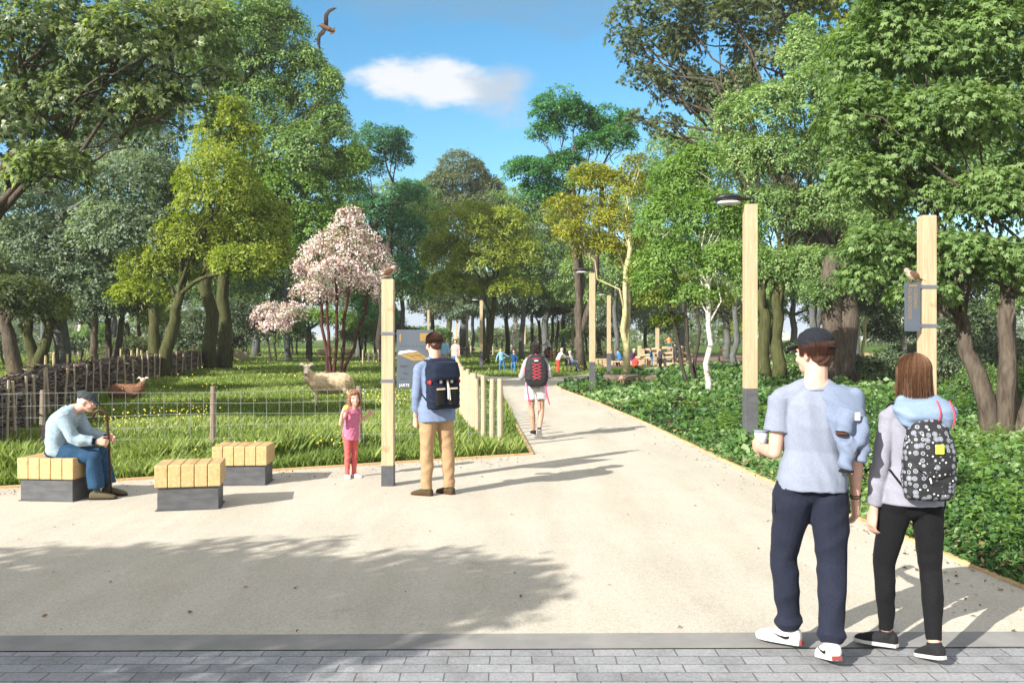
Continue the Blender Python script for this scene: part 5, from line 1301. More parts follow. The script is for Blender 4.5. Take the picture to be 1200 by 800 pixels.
def backpack(label, J, mat, w_, h_, d_, mid, strapmat, style, vox=.007):
    """worn high on the back: its own thing standing at the wearer's place"""
    H, sp, lat, fwd, spt = J['H'], J['spine'], J['lat'], J['fwd'], J['spt']
    e = world_empty('backpack', label, 'backpack', J); c = spt(mid) - fwd * (.058 * H + .012 + d_ / 2)
    mb = MB()
    tp = {'navy': ((-.5, .86, .80), (-.47, .97, .95), (-.2, 1, 1.05), (.12, 1, 1.0), (.36, .96, .88), (.46, .84, .72), (.5, .6, .5)),
          'round': ((-.5, .78, .7), (-.46, .92, .92), (-.25, 1.02, 1.08), (.0, 1.0, 1.08), (.22, .92, .92), (.38, .74, .72), (.47, .5, .5), (.5, .3, .3)),
          'hike': ((-.5, .6, .6), (-.46, .82, .85), (-.28, 1.02, 1.1), (.05, 1.02, 1.05), (.3, .86, .85), (.44, .66, .6), (.5, .42, .4))}[style]
    mb.erings([(c + sp * z * h_ + fwd * (0 if b > .9 else (1 - b) * d_ * .25), lat * a * w_ / 2, fwd * b * d_ / 2) for z, a, b in tp], 28, p=3.4 if style == 'navy' else 2.8)
    bo = blob(mb, 'bag', mat, e, vox, 2, wr=.005, wl=.09, wseed=9)
    def at(x, z, y=0): return c + lat * x * w_ + sp * z * h_ - fwd * (d_ / 2 + y)
    for s in (-1, 1):
        a = J['sh'][s]; top = c + sp * h_ * .40 + lat * s * w_ * .26 + fwd * d_ * .35
        over = spt(.985) + lat * s * .062 * H + sp * .012 * H; fr = spt(.72) + lat * s * .078 * H + fwd * .075 * H; und = spt(.42) + lat * s * .105 * H + fwd * .02 * H; bot = c - sp * h_ * .36 + lat * s * w_ * .42 + fwd * d_ * .3
        m2 = MB(); m2.tube([top, over - fwd * .035 * H, over + fwd * .015 * H, spt(.88) + lat * s * .072 * H + fwd * .066 * H, fr, und, bot], [.017 * H] * 3 + [.0165 * H, .014 * H, .008 * H, .006 * H], 10, flat=.32, up=lat)
        m2.build('shoulder_strap', strapmat, e, smooth=True)
    m2 = MB(); m2.tube([c + sp * h_ * .45 + lat * w_ * .12 + fwd * d_ * .2, c + sp * (h_ * .45 + .035) + fwd * d_ * .2, c + sp * h_ * .45 - lat * w_ * .12 + fwd * d_ * .2], .008, 8); m2.build('top_handle', strapmat, e, smooth=True)
    return e, c, at, sp, lat, fwd, bo

def strands(J, mat, n, ln, r=.0011, seed=1, back=1.0, sway=.012, parent=None, thmin=.05):
    """thin hair strands over the head: out from the parting, over the skull and straight down"""
    rs = np.random.RandomState(seed); RH, hh, Hc = J['RH'], J['hh'], J['Hc']; c0 = J['hp'](0, -.014, .022); V_ = []; T_ = []
    for i in range(n):
        phi = rs.uniform(-1, 1) * 2.25 - math.pi / 2            # all round except the face
        th0 = rs.uniform(thmin, max(.9, thmin + .2)); k = 1.03 + .05 * rs.rand(); L = ln * hh * rs.uniform(.72, 1.0); P = []
        for th in np.linspace(th0, 1.62, 6):
            d = A(math.sin(th) * math.cos(phi) * .050, math.sin(th) * math.sin(phi) * .056, math.cos(th) * .050)
            P.append(c0 + RH @ (d * hh * k))
        q = P[-1]; o = rs.normal(0, sway, 2)
        for f in (.33, .66, 1.0): P.append(q + A(o[0] * f - (q[0] - c0[0]) * .12 * f, o[1] * f - (q[1] - c0[1]) * .12 * f, -L * f))
        P = np.array(P); t = np.gradient(P, axis=0); t /= np.linalg.norm(t, axis=1, keepdims=True); u = np.cross(t, A(.3, .5, .2)); u /= np.linalg.norm(u, axis=1, keepdims=True); w_ = np.cross(t, u)
        rr = np.linspace(1, .5, len(P))[:, None] * r; R = [P + rr * (math.cos(a) * u + math.sin(a) * w_) for a in (0, 2.1, 4.2)]; tn = np.clip(rs.normal(.5, .22), 0, 1)
        for j in range(3):
            a, b = R[j], R[(j + 1) % 3]; V_.append(np.stack([a[:-1], b[:-1], b[1:], a[1:]], 1)); T_.append(np.full(len(P) - 1, tn))
    o = quads('hair_strands', np.concatenate(V_), np.concatenate(T_), mat, parent if parent is not None else J['t']); o['kind'] = 'stuff'; return o
HSB = tonemat('strands_brown', [(0, (.03, .014, .008)), (.5, (.085, .042, .023)), (1, (.20, .11, .06))], .4)
HSD = tonemat('strands_dark', [(0, (.018, .008, .006)), (.5, (.042, .018, .011)), (1, (.10, .045, .028))], .4)
HSG = tonemat('strands_auburn', [(0, (.12, .05, .022)), (.5, (.24, .105, .05)), (1, (.42, .22, .11))], .4)
HSK = tonemat('strands_black', [(0, (.01, .008, .008)), (.5, (.025, .02, .018)), (1, (.06, .048, .042))], .4)
# ------------------------------------------------------------------ materials of the clothes
C_ = {}
C_['tee'] = cloth('heather_grey_jersey', (0.218, 0.244, 0.308), (0.189, 0.213, 0.274), heather=.10)
C_['hoodie_blue'] = cloth('pale_blue_fleece', (.165, .20, .28), (.14, .175, .25), heather=.10)
C_['hoodie_lilac'] = cloth('lilac_grey_jersey', (0.252, 0.252, 0.300), (0.216, 0.216, 0.264), heather=.08)
C_['hood'] = cloth('pale_blue_lining', (.20, .27, .38), (.175, .24, .35))
C_['navy'] = cloth('dark_navy_jersey', (.012, .015, .028), (.018, .021, .036)); C_['blackd'] = cloth('black_denim', (.006, .006, .007), (.010, .010, .012))
C_['cap'] = cloth('charcoal_cap', (0.017, 0.019, 0.025), (0.012, 0.013, 0.018))
C_['trainer'] = cloth('white_trainer', (0.595, 0.586, 0.578), (0.527, 0.518, 0.510), .6); C_['rubber_w'] = cloth('white_rubber', (0.561, 0.552, 0.544), None, .5); C_['red'] = cloth('red_nylon', (.62, .035, .03), (.5, .03, .025), .55); C_['heel'] = cloth('dull_red_rubber', (.26, .045, .045), (.2, .04, .04), .5)
C_['orange_sole'] = cloth('gum_sole', (.62, .35, .18), None, .6)
C_['chambray'] = cloth('blue_chambray', (0.136, 0.180, 0.288), (0.176, 0.224, 0.336), heather=.12); C_['chino'] = cloth('tan_chino', (0.360, 0.238, 0.133), (0.310, 0.202, 0.112), scale=6)
C_['brownshoe'] = cloth('brown_suede', (.075, .055, .03), (.055, .04, .022)); C_['brownsole'] = cloth('dark_red_sole', (.085, .035, .02))
C_['navybag'] = cloth('navy_canvas', (0.008, 0.013, 0.028), (0.012, 0.018, 0.036), .75); C_['mesh'] = cloth('black_mesh', (.012, .012, .013), None, .8); C_['cream'] = cloth('cream_webbing', (0.595, 0.570, 0.510), (0.510, 0.484, 0.425))
C_['cream2'] = cloth('tan_webbing', (.55, .45, .30))
C_['denim_o'] = cloth('blue_denim', (0.018, 0.052, 0.104), (0.028, 0.072, 0.136), scale=9); C_['jacket'] = cloth('pale_blue_jacket', (0.302, 0.389, 0.446), (0.216, 0.302, 0.360), scale=5); C_['darkcollar'] = cloth('navy_knit', (.012, .016, .03))
C_['flatcap'] = cloth('grey_green_tweed', (.055, .07, .072), (.04, .05, .052)); C_['sock'] = cloth('grey_sock', (.07, .09, .09))
C_['oldshoe'] = cloth('olive_leather', (.12, .095, .055), (.085, .07, .04), .6)
C_['pink'] = cloth('pink_jersey', (.52, .16, .27), (.44, .125, .22)); C_['coral'] = cloth('coral_leggings', (.60, .125, .12), (.5, .10, .10)); C_['sandal'] = cloth('pale_sandal', (.66, .60, .60), (.5, .42, .42))
C_['white'] = cloth('white_cotton', (0.541, 0.533, 0.525), (0.459, 0.451, 0.451)); C_['greyt'] = cloth('grey_cotton', (0.322, 0.322, 0.329), (0.266, 0.266, 0.273)); C_['pinks'] = cloth('hot_pink_webbing', (.75, .10, .22), (.65, .08, .18))
C_['charc'] = cloth('charcoal_nylon', (.030, .030, .033), (.02, .02, .022), .6); C_['redcord'] = cloth('red_cord', (.60, .07, .10)); C_['bshoe'] = cloth('black_shoe', (.02, .02, .022)); C_['greysole'] = cloth('grey_sole', (.36, .35, .35))
C_['lblue'] = cloth('light_blue_cotton', (.22, .42, .60), (.17, .35, .52)); C_['mblue'] = cloth('mid_blue_cotton', (.05, .19, .40)); C_['dblue'] = cloth('deep_blue_cotton', (.018, .06, .16))
C_['beige'] = cloth('beige_cotton', (0.350, 0.266, 0.175)); C_['pinkl'] = cloth('pale_pink_cotton', (.62, .36, .36)); C_['orange'] = cloth('orange_cotton', (.72, .26, .09)); C_['tealc'] = cloth('teal_cotton', (.01, .16, .18)); C_['lilac'] = cloth('lilac_cotton', (.50, .36, .52)); C_['purple'] = cloth('purple_cotton', (.09, .035, .11)); C_['redtr'] = cloth('red_cotton', (.70, .06, .05), (.6, .05, .04))
C_['dgrey'] = cloth('dark_grey_cotton', (.045, .045, .055))
def patterned():
    m, nt, b, o = new_mat('patterned_canvas'); co = coords(nt)
    def cells(scale, lo, hi, seed):
        v = N(nt, 'ShaderNodeTexVoronoi'); v.inputs['Scale'].default_value = scale; v.inputs['Randomness'].default_value = .45
        mp = N(nt, 'ShaderNodeMapping'); mp.inputs['Location'].default_value = (seed, seed, seed); nt.links.new(co, mp.inputs[0]); nt.links.new(mp.outputs[0], v.inputs['Vector'])
        return v.outputs['Distance']
    d1 = cells(29, 0, 0, 0); d2 = cells(29, 0, 0, .57)
    ring_ = ramp(nt, d1, [(.20, (.22, .24, .29)), (.30, (.03, .03, .035)), (.36, (.34, .37, .42)), (.44, (.012, .012, .014))])
    dots = ramp(nt, d2, [(.14, (1, 1, 1)), (.17, (0, 0, 0))])
    c = mixc(nt, dots, ring_, (.66, .66, .62))
    nt.links.new(c, b.inputs['Base Color']); b.inputs['Roughness'].default_value = .75; return m
C_['pattern'] = patterned()

# ------------------------------------------------------------------ man with cap, foreground
D0 = 5.0; q = W(951, 0, D0)
pose = dict(spine=(.035, .03, 1), twist=0, bow=(0, -.008, 0), neck=(-.02, .10, 1), head_yaw=38, head_pitch=-3,
            armL=((-.10, .03, -1), (-.10, .97, -.04)), armR=((.13, -.03, -1), (.06, .22, -1)), handL=(-.12, 1, .06), palmL=(1, .1, .1), curlL=.75, curlR=.45, thumbL=1, palmR=(-1, 0.1, 0), thumbR=1,
            legL=((-.10, .24, -1), (.09, .06, -1)), legR=((.05, -.03, -1), (-.10, -.30, -1)), footL=(58, 0), footR=(4, -14), shR=(0, 0, .002))
man = person('man in dark cap, grey T-shirt and black joggers seen from behind', (q[0], D0, 0), rad(-4), 1.79, pose,
             dict(skin=SK, hairmat=HB, top=dict(mat=C_['tee'], sleeve=.30, hem=-.07, infl=.95, add=.008, sr=(.040, .04, .03), sflare=1.12, wr=.0045, name='t_shirt', flare=.02, over=(.107, .076), wdir=(.9, .3, .45), wl=.13),
                  bottom=dict(mat=C_['navy'], name='joggers', loose=1.22, cuff=1, r=(.055, .037, .031), wr=.007, waist=.02, wl=.15, hipw=.88, seat=.80), shoes=dict(mat=C_['trainer'], sole=C_['rubber_w'], s=.97)))
hair_short(man, HB, fringe=False); strands(man, HSD, 700, .030, .0012, seed=8, sway=.004, thmin=1.25)
hp, RH, hh = man['hp'], man['RH'], man['hh']
mb = MB(); mb.ell(hp(0, -.012, .040), A(.0530, .0600, .0430) * hh, RH, 22, 12); mb.tube([hp(0, -.012, .012), hp(0, -.012, .040)], [.054 * hh, .0545 * hh], 24)
cp = blob(mb, 'cap', C_['cap'], man['t'], .006, 2, wr=.004, wl=.05)
mb = MB(); mb.erings([(hp(0, y, z), RH @ A(w_, 0, 0) * hh, RH @ A(0, 0, .0035) * hh) for y, z, w_ in ((.030, .026, .046), (.055, .024, .043), (.078, .018, .030), (.088, .015, .012))], 16); mb.build('cap_brim', C_['cap'], cp, smooth=True)
mb = MB(); mb.tube([hp(-.02, -.0715, .018), hp(0, -.0735, .018), hp(.02, -.0715, .018)], .004 * hh, 6); mb.build('cap_strap', C_['mesh'], cp)
# trainer marks: a curved black stripe on the outer side, red heel
for s in (-1, 1):
    so_, b0, f, u, r, k = man['shoe'][s]
    for sd in (-1, 1):
        mb = MB(); P_ = [(.052, .031), (.028, .022), (.008, .0185), (-.004, .021), (-.008, .027)]; wd = [.0008, .0030, .0046, .0046, .0018]; RR = []
        for (x, z), w_ in zip(P_, wd):
            yy = np.interp(x, [-.032, 0, .04, .075], [.0208, .0232, .0260, .0262]) * (1 - max(0, z - .024) * 7)
            RR.append((b0 + f * x * k + u * z * k + r * sd * yy * k * 1.0, u * w_ * k, r * .0022 * k))
        mb.erings(RR, 8); mb.build('side_stripe', C_['mesh'], so_)
    mb = MB(); mb.box(b0 - f * .0415 * k + u * .006 * k, (.03 * k, .008 * k, .012 * k), np.stack([r, f, u], 1)); mb.build('heel_tab', C_['heel'], so_, bevel=.002)
mb = MB(); c = man['N'] - A(0, .004, .012) * man['H']; nd = nrm(A(0, .18, 1)); u_ = A(1, 0, 0); v_ = np.cross(nd, u_)
mb.tube([c + (.0425 * math.cos(x) * u_ + .0425 * math.sin(x) * v_) * man['H'] for x in np.linspace(0, 2 * math.pi, 25)], .0055, 6); mb.build('neckband', C_['tee'], man['top'], smooth=True)
for s in (-1, 1):
    h_ = man['leg'][s][0]; mb = MB(); mb.tube([h_ + A(s * .094, .03, .03), h_ + A(s * .112, .0, -.05), h_ + A(s * .117, -.02, -.14)], .004, 5); mb.build('pocket_edge', C_['blackd'], man['t'])
a, e_, w_, d_ = man['arm'][-1]
t = thing('paper_cup', 'crumpled pale cup held in the left hand of the man in the cap', 'cup', man['t'].location, man['t'].rotation_euler.z)
cpos = w_ + A(.030, .125, .03); mb = MB(); mb.tube([cpos - A(0, 0, .05), cpos, cpos + A(.0, .0, .055)], [.030, .036, .041], 16); mb.build('cup', C_['white'], t, smooth=True)
mb = MB(); mb.tube([cpos + A(0, 0, .054), cpos + A(0, 0, .064)], [.044, .043], 16); mb.build('lid', C_['tee'], t, smooth=True)
a, e_, w_, d_ = man['arm'][1]
mb = MB(); ax_ = nrm(w_ - e_); u_ = nrm(np.cross(ax_, A(0, 1, 0))); v_ = np.cross(ax_, u_)
for zz in (.012, .026): mb.tube([w_ - ax_ * zz + .029 * (math.cos(x) * u_ + math.sin(x) * v_) for x in np.linspace(0, 2 * math.pi, 17)], .0035, 5)
mb.build('bracelet', C_['mesh'], man['t'], smooth=True)
# hooded jacket thrown over the right shoulder
t = world_empty('hooded_jacket', 'pale blue-grey hooded jacket slung over the right shoulder of the man', 'jacket', man)
sh = man['sh'][1]; lat, sp, fwd, H = man['lat'], man['spine'], man['fwd'], man['H']
def jp(x, y, z): return sh + lat * (x * 1.12 - .012) + fwd * y * 1.05 + sp * (z * 1.15 + .012)
mb = MB()
mb.erings([(jp(x, y, z), lat * a, fwd * b) for x, y, z, a, b in ((-.075, .05, .058, .05, .05), (-.06, -.01, .07, .085, .05), (-.045, -.055, .035, .105, .042), (-.03, -.09, -.05, .115, .040), (-.02, -.105, -.13, .11, .038), (-.005, -.11, -.20, .085, .034), (.0, -.11, -.235, .05, .02))], 20, p=2.4)
mb.caps(jp(-.07, .06, .04), jp(-.06, .10, -.20), .05, .04); mb.caps(jp(.03, -.06, .03), jp(.065, -.05, -.13), .045, .04)
mb.tube([jp(-.02, -.12, -.06), jp(-.05, -.145, -.13), jp(-.055, -.15, -.16)], [.05, .052, .046], 16)
mb.tube([jp(.06, -.10, -.08), jp(.03, -.135, -.19), jp(-.0, -.15, -.22), jp(-.035, -.155, -.19)], [.038, .040, .038, .035], 14)
mb.tube([jp(-.035, -.13, -.19), jp(-.03, -.14, -.27), jp(-.03, -.14, -.33)], [.045, .043, .040], 16); mb.tube([jp(.05, -.1, -.15), jp(.055, -.12, -.24), jp(.045, -.125, -.29)], [.04, .036, .03], 14)
blob(mb, 'jacket_body', C_['hoodie_blue'], t, .007, 2, wr=.013, wl=.10, wdir=(.7, .2, .7), wseed=4)
mb = MB(); mb.tube([jp(-.055, -.15, -.158), jp(-.056, -.152, -.1675)], [.036, .034], 14); mb.build('sleeve_opening', C_['brownsole'], t)
mb = MB(); mb.tube([jp(-.03, -.14, -.332), jp(-.03, -.14, -.342)], [.040, .039], 14); mb.build('cuff_edge', C_['mesh'], t)
mb = MB(); mb.box(jp(.01, -.165, -.075), (.03, .004, .045), rotz(.2)); mb.build('label', C_['white'], t)

# ------------------------------------------------------------------ woman beside him
q = W(1069, 0, 5.0)
pose = dict(spine=(.02, .02, 1), neck=(0, .08, 1), head_yaw=4, head_pitch=4, armL=((-.20, -.05, -1), (-.10, .12, -1)), armR=((.12, .12, -1), (-.25, .9, -.2)), palmL=(1, .2, 0), thumbL=-1, curlL=.4, curlR=.5,
            legL=((-.10, .24, -1), (.05, .02, -1)), legR=((.04, -.03, -1), (-.10, -.30, -1)), footL=(56, 0), footR=(6, -14))
wom = person('woman with brown hair, lilac hoodie and black leggings seen from behind', (q[0], 5.0, 0), rad(2), 1.665, pose,
             dict(skin=SK, fem=1, hairmat=HL, slim=.95, shw=.93, top=dict(mat=C_['hoodie_lilac'], sleeve=.95, hem=-.10, infl=1.0, add=.010, sr=(.033, .031, .025), name='hoodie', wr=.005, flare=.02, over=(.105, .074)),
                  bottom=dict(mat=C_['blackd'], name='leggings', loose=1.06, r=(.053, .034, .0235), wr=.0035, waist=.06, hipw=.97, seat=.88, len=.975), shoes=dict(mat=C_['bshoe'], sole=C_['rubber_w'], s=.93)))
hair_long(wom, HL, .125, wide=.049); strands(wom, HSB, 1500, .135, seed=4)
hp, RH, hh, H = wom['hp'], wom['RH'], wom['hh'], wom['H']
c = wom['spt'](.97); lat, fwd, sp = wom['lat'], wom['fwd'], wom['spine']
mb = MB()
mb.erings([(c + lat * .012 + sp * z - fwd * y, lat * a, fwd * b) for z, y, a, b in ((.075, .045, .085, .05), (.055, .075, .145, .075), (.015, .105, .175, .088), (-.045, .125, .172, .080), (-.095, .13, .135, .058), (-.125, .125, .07, .03))], 26, p=2.3)
for s in (-1, 1): mb.caps(c + lat * s * .09 + sp * .045 - fwd * .05, c + lat * s * .045 + fwd * .07 - sp * .02, .04, .03)
hd_ = blob(mb, 'hood', C_['hood'], wom['t'], .008, 3, wr=.012, wl=.12, wseed=12)
for x0, x1, zb in ((.055, .045, -.07), (.125, .130, -.085)):
    mb = MB(); mb.tube([c + lat * (x0 + (x1 - x0) * f) + sp * (.055 + (zb - .055) * f) - fwd * (.155 + .052 * math.sin(f * 2.6)) for f in np.linspace(0, 1, 7)], .0042, 6); mb.build('hood_cord', C_['redcord'], hd_)
bk, cc, at_, sp, lat, fwd, bo = backpack('black backpack with grey flower-like pattern and small yellow label', wom, C_['pattern'], .285, .45, .145, .45, C_['mesh'], 'round')
MB().box(at_(.06, .13, .012), (.048, .008, .052), np.stack([lat, fwd, sp], 1)).build('label', surf('yellow_label', (.62, .68, .08), (.52, .58, .06), .6, bmp=0), bo, bevel=.004)
mb = MB(); P_ = [at_(-.36 + .72 * f, -.10 - .12 * math.sin(math.pi * f), .004 + .004 * math.sin(math.pi * f)) for f in np.linspace(0, 1, 12)]; mb.tube(P_, .004, 6); mb.build('pocket_zip', C_['mesh'], bo)
mb = MB(); mb.caps(at_(-.12, -.22, .012), at_(-.10, -.27, .014), .005, .004); mb.build('zip_pull', C_['cream'], bo)
mb = MB(); mb.tube([wom['leg'][1][0] + A(.05, -.075, .01), wom['leg'][1][0] + A(.02, -.085, .0)], .003, 5); mb.build('pocket_seam', C_['navy'], wom['t'])

# ------------------------------------------------------------------ young man reading the panel
q = W(512, 0, 10.15)
pose = dict(spine=(-.03, .04, 1), neck=(-.02, .10, 1), head_yaw=8, head_pitch=-9, armL=((-.10, -.02, -1), (.06, .30, -1)), armR=((.20, .05, -1), (-.1, .75, -.5)), curlL=.9, curlR=.5, palmL=(1, .2, 0),
            legL=((-.05, .04, -1), (.00, -.02, -1)), legR=((.10, .02, -1), (.04, -.05, -1)), footL=(38, 0), footR=(22, 0))
yng = person('young man in blue shirt and tan chinos reading the map panel', (q[0], 10.1, 0), rad(26), 1.83, pose,
             dict(skin=SK, hairmat=HB, top=dict(mat=C_['chambray'], sleeve=.86, hem=-.24, infl=1.04, add=.010, sr=(.036, .031, .026), wr=.005, flare=.03, over=(.116, .080), wl=.12),
                  bottom=dict(mat=C_['chino'], loose=1.14, r=(.054, .038, .031), wr=.007, waist=.04, wl=.13, hipw=.96, seat=.9), shoes=dict(mat=C_['brownshoe'], sole=C_['brownsole'], top=.03)), vox=.008)
hair_short(yng, HB, .007); strands(yng, HSD, 500, .022, .0018, seed=7, sway=.006)
bk, cc, at_, sp, lat, fwd, bo = backpack('navy backpack with red side zips and white straps', yng, C_['navybag'], .38, .57, .20, .54, C_['navybag'], 'navy')
Rb = np.stack([lat, fwd, sp], 1)
mb = MB(); mb.erings([(cc + sp * z * .5 - fwd * (.07 + y), lat * a, fwd * b) for z, y, a, b in ((.50, -.05, .10, .06), (.46, -.01, .155, .10), (.30, .03, .168, .075), (.14, .035, .165, .072), (.08, .03, .14, .06))], 24, p=3); blob(mb, 'flap', C_['navybag'], bo, .008, 2, wr=.004)
for x in (-.17, .17):
    mb = MB(); mb.box(at_(x, .12, .02), (.030, .008, .125), Rb); mb.build('flap_strap', C_['cream'], bo, bevel=.003)
    m2 = MB(); m2.erings([(at_(x * 1.15, z, .0), lat * .055, fwd * .035) for z in (-.42, -.36, -.16, -.10)], 16, p=3); blob(m2, 'mesh_pocket', C_['mesh'], bo, .008, 2)
    mb = MB(); mb.box(at_(x * 1.15, -.10, .037), (.10, .006, .02), Rb); mb.build('pocket_hem', C_['cream2'], bo, bevel=.002)
mb = MB(); mb.box(at_(0.0, .155, .02), (.05, .006, .03), Rb); mb.build('badge', C_['white'], bo, bevel=.002)
mb = MB(); mb.tube([at_(.02, .06, .03), at_(.035, -.10, .035), at_(.02, -.30, .045)], .009, 6); mb.tube([at_(.03, .06, .03), at_(.07, -.12, .035), at_(.075, -.32, .045)], .008, 6); mb.build('hanging_cord', C_['cream'], bo)
for s in (-1, 1):
    mb = MB(); mb.erings([(cc + lat * s * .172 + sp * (.0 + z) - fwd * (.02 + y), lat * a, sp * b) for z, y, a, b in ((.045, -.06, .006, .012), (.03, .0, .016, .026), (.02, .06, .014, .024), (.02, .075, .006, .012))], 12); mb.build('side_zip', C_['red'], bo, smooth=True)

# ------------------------------------------------------------------ girl by the fence
q = W(411, 0, 11.35)
pose = dict(spine=(-.05, .09, 1), neck=(-.06, .12, 1), head_yaw=-26, head_pitch=-2, head_roll=8, armR=((.55, .10, -.80), (.05, .35, 1)), armL=((-.35, -.55, -.8), (-.45, .55, .5)), palmR=(-.9, .3, .2), handR=(-.3, .25, 1), curlR=.55, curlL=1.1, thumbR=1,
            legL=((.0, .06, -1), (0, -.08, -1)), legR=((-.02, .02, -1), (.02, -.03, -1)), footL=(14, 0), footR=(-24, 0), torso=1.02)
girl = person('smiling girl in pink top and coral leggings holding a fruit to her ear', (q[0], 11.35, 0), rad(226), 1.06, pose,
              dict(skin=SK, fem=0, shw=.92, hairmat=HG, smile=1, hand=1.15, slim=1.02, top=dict(mat=C_['pink'], sleeve=.06, hem=-.22, infl=1.04, add=.006, sr=(.036, .03, .02), wr=.004, name='t_shirt', wl=.07, flare=.05, sflare=1.1),
                   bottom=dict(mat=C_['coral'], name='leggings', loose=1.08, r=(.052, .034, .027), wr=.003, waist=.1, wl=.06), shoes=dict(mat=C_['sandal'], sole=C_['greysole'], s=1.12)), vox=.005, hs=1.36)
hp, RH, hh = girl['hp'], girl['RH'], girl['hh']
mb = MB(); mb.ell(hp(0, -.016, .024), A(.0515, .0560, .0500) * hh, RH, 20, 12)
mb.erings([(hp(0, -.030, -.01 - .024 * i), RH @ A(.053, 0, 0) * hh, RH @ A(0, .030, 0) * hh) for i in range(4)] + [(hp(0, -.028, -.085), RH @ A(.03, 0, 0) * hh, RH @ A(0, .014, 0) * hh)], 20)
for s in (-1, 1): mb.caps(hp(s * .043, .012, .025), hp(s * .047, .004, -.06), .011 * hh, .011 * hh)
mb.ell(hp(.008, .028, .046), A(.036, .021, .015) * hh, RH)
blob(mb, 'hair', HG, girl['t'], .005, 2, wr=.006, wl=.025, wdir=(1, .8, .1), wseed=3); strands(girl, HSG, 500, .085, .0016, seed=5)
a, e_, w_, d_ = girl['arm'][1]; t = thing('fruit', 'yellow-orange fruit held up by the smiling girl', 'fruit', girl['t'].location, girl['t'].rotation_euler.z)
fc = w_ + A(-.042, .030, .062); mb = MB(); mb.erings([(fc + A(0, 0, z), A(r_, 0, 0), A(0, r_, 0)) for z, r_ in ((-.036, .010), (-.034, .022), (-.018, .037), (.004, .041), (.024, .035), (.034, .020), (.031, .006))], 16); mb.build('flesh', surf('fruit_skin', (.72, .40, .07), (.75, .58, .16), .4, 22, bmp=0), t, smooth=True)
mb = MB(); mb.tube([fc + A(0, 0, .03), fc + A(.006, 0, .05)], .003, 5); mb.build('stalk', M['bark_dark'], t)

# ------------------------------------------------------------------ old man on the bench
BX, BY = BENCH[0], BENCH[1]
pose = dict(spine=(0, .50, 1), bow=(0, -.075, .0), neck=(0, 1.0, .55), nl=.045, head_yaw=0, head_pitch=-16, armR=((.10, .42, -.88), (-.10, 1, -.12)), armL=((-.10, .45, -.86), (.28, 1, -.12)), palmR=(-1, 0, -.3), palmL=(1, 0, -.3), thumbL=-1, curlR=.85, curlL=.85,
            legL=((-.10, 1, -.12), (0, .20, -1)), legR=((.08, 1, -.12), (0, .10, -1)), footL=(-5, 0), footR=(6, 0), z=.548)
old = person('old man in flat cap and pale blue jacket sitting with a cane', (BX + .03, BY - .02, 0), rad(-86), 1.68, pose,
             dict(skin=SK, hairmat=HW, top=dict(mat=C_['jacket'], sleeve=.93, hem=-.10, infl=1.14, add=.022, sr=(.046, .040, .034), wr=.012, name='jacket', wl=.16, wdir=(.4, .6, .6)),
                  bottom=dict(mat=C_['denim_o'], name='jeans', loose=1.24, r=(.056, .043, .043), wr=.008, len=.93, waist=.08, wl=.13), shoes=dict(mat=C_['oldshoe'], sole=RUB, s=1.12)), vox=.0075)
hp, RH, hh, H = old['hp'], old['RH'], old['hh'], old['H']
mb = MB(); mb.ell(hp(0, -.030, .004), A(.045, .034, .032) * hh, RH)
for s in (-1, 1): mb.caps(hp(s * .041, -.022, .010), hp(s * .041, -.002, .004), .009 * hh, .007 * hh)
blob(mb, 'hair', HW, old['t'], .007, 2, wr=.004, wl=.03)
mb = MB(); mb.ell(hp(0, -.012, .038), A(.054, .068, .030) * hh, RH @ rotx(rad(-10)), 20, 12); mb.ell(hp(0, -.036, .033), A(.048, .04, .030) * hh, RH); mb.erings([(hp(0, y, z), RH @ A(w_, 0, 0) * hh, RH @ A(0, 0, .006) * hh) for y, z, w_ in ((.02, .022, .048), (.055, .018, .042), (.075, .012, .028), (.083, .009, .01))], 16)
blob(mb, 'flat_cap', C_['flatcap'], old['t'], .007, 2, wr=.004, wl=.06)
c = old['N']; mb = MB(); mb.tube([c - A(0, .055, .055), c - A(0, .045, .01), c - A(0, .02, -.025)], [.078, .068, .062], 18); blob(mb, 'collar', C_['darkcollar'], old['t'], .008, 2)
mb = MB(); old['rings'](mb, 1.10, -.16, -.06, .022); blob(mb, 'waistband', C_['darkcollar'], old['t'], .009, 2)
for s in (-1, 1):
    a, e_, w_, d_ = old['arm'][s]; mb = MB(); mb.tube([w_ - d_ * .055, w_ - d_ * .005], [.039, .033], 14); mb.build('cuff', C_['darkcollar'], old['t'], smooth=True)
    h_, k_, n_ = old['leg'][s]; mb = MB(); mb.tube([n_ + (k_ - n_) * .20, n_ - A(0, 0, .01)], [.040, .038], 14); mb.build('sock', C_['sock'], old['t'], smooth=True)
hr = old['arm'][1][2]; hl = old['arm'][-1][2]; hm = (hr + hl) / 2 + A(0, .070, -.015)
t = thing('walking_cane', 'dark wooden cane with a curved handle in the old man\'s hands', 'cane', old['t'].location, old['t'].rotation_euler.z)
tip = A(hm[0], hm[1] + .03, .012); top = A(hm[0], hm[1] - .02, hm[2] + .27); mb = MB()
cr = .075; P_ = [tip, (tip + hm) / 2, hm, top] + [top + A(0, -cr + cr * math.cos(x), cr * math.sin(x)) for x in np.linspace(.3, 3.5, 10)]
mb.tube(P_, [.010, .012, .0135, .014] + [.0145] * 10, 10); mb.build('shaft', surf('cane_wood', (.055, .022, .014), (.035, .014, .01), .35, 6, bmp=0), t, smooth=True)
mb = MB(); mb.tube([A(tip[0], tip[1], .0), A(tip[0], tip[1], .03)], [.016, .013], 10); mb.build('rubber_tip', RUB, t)

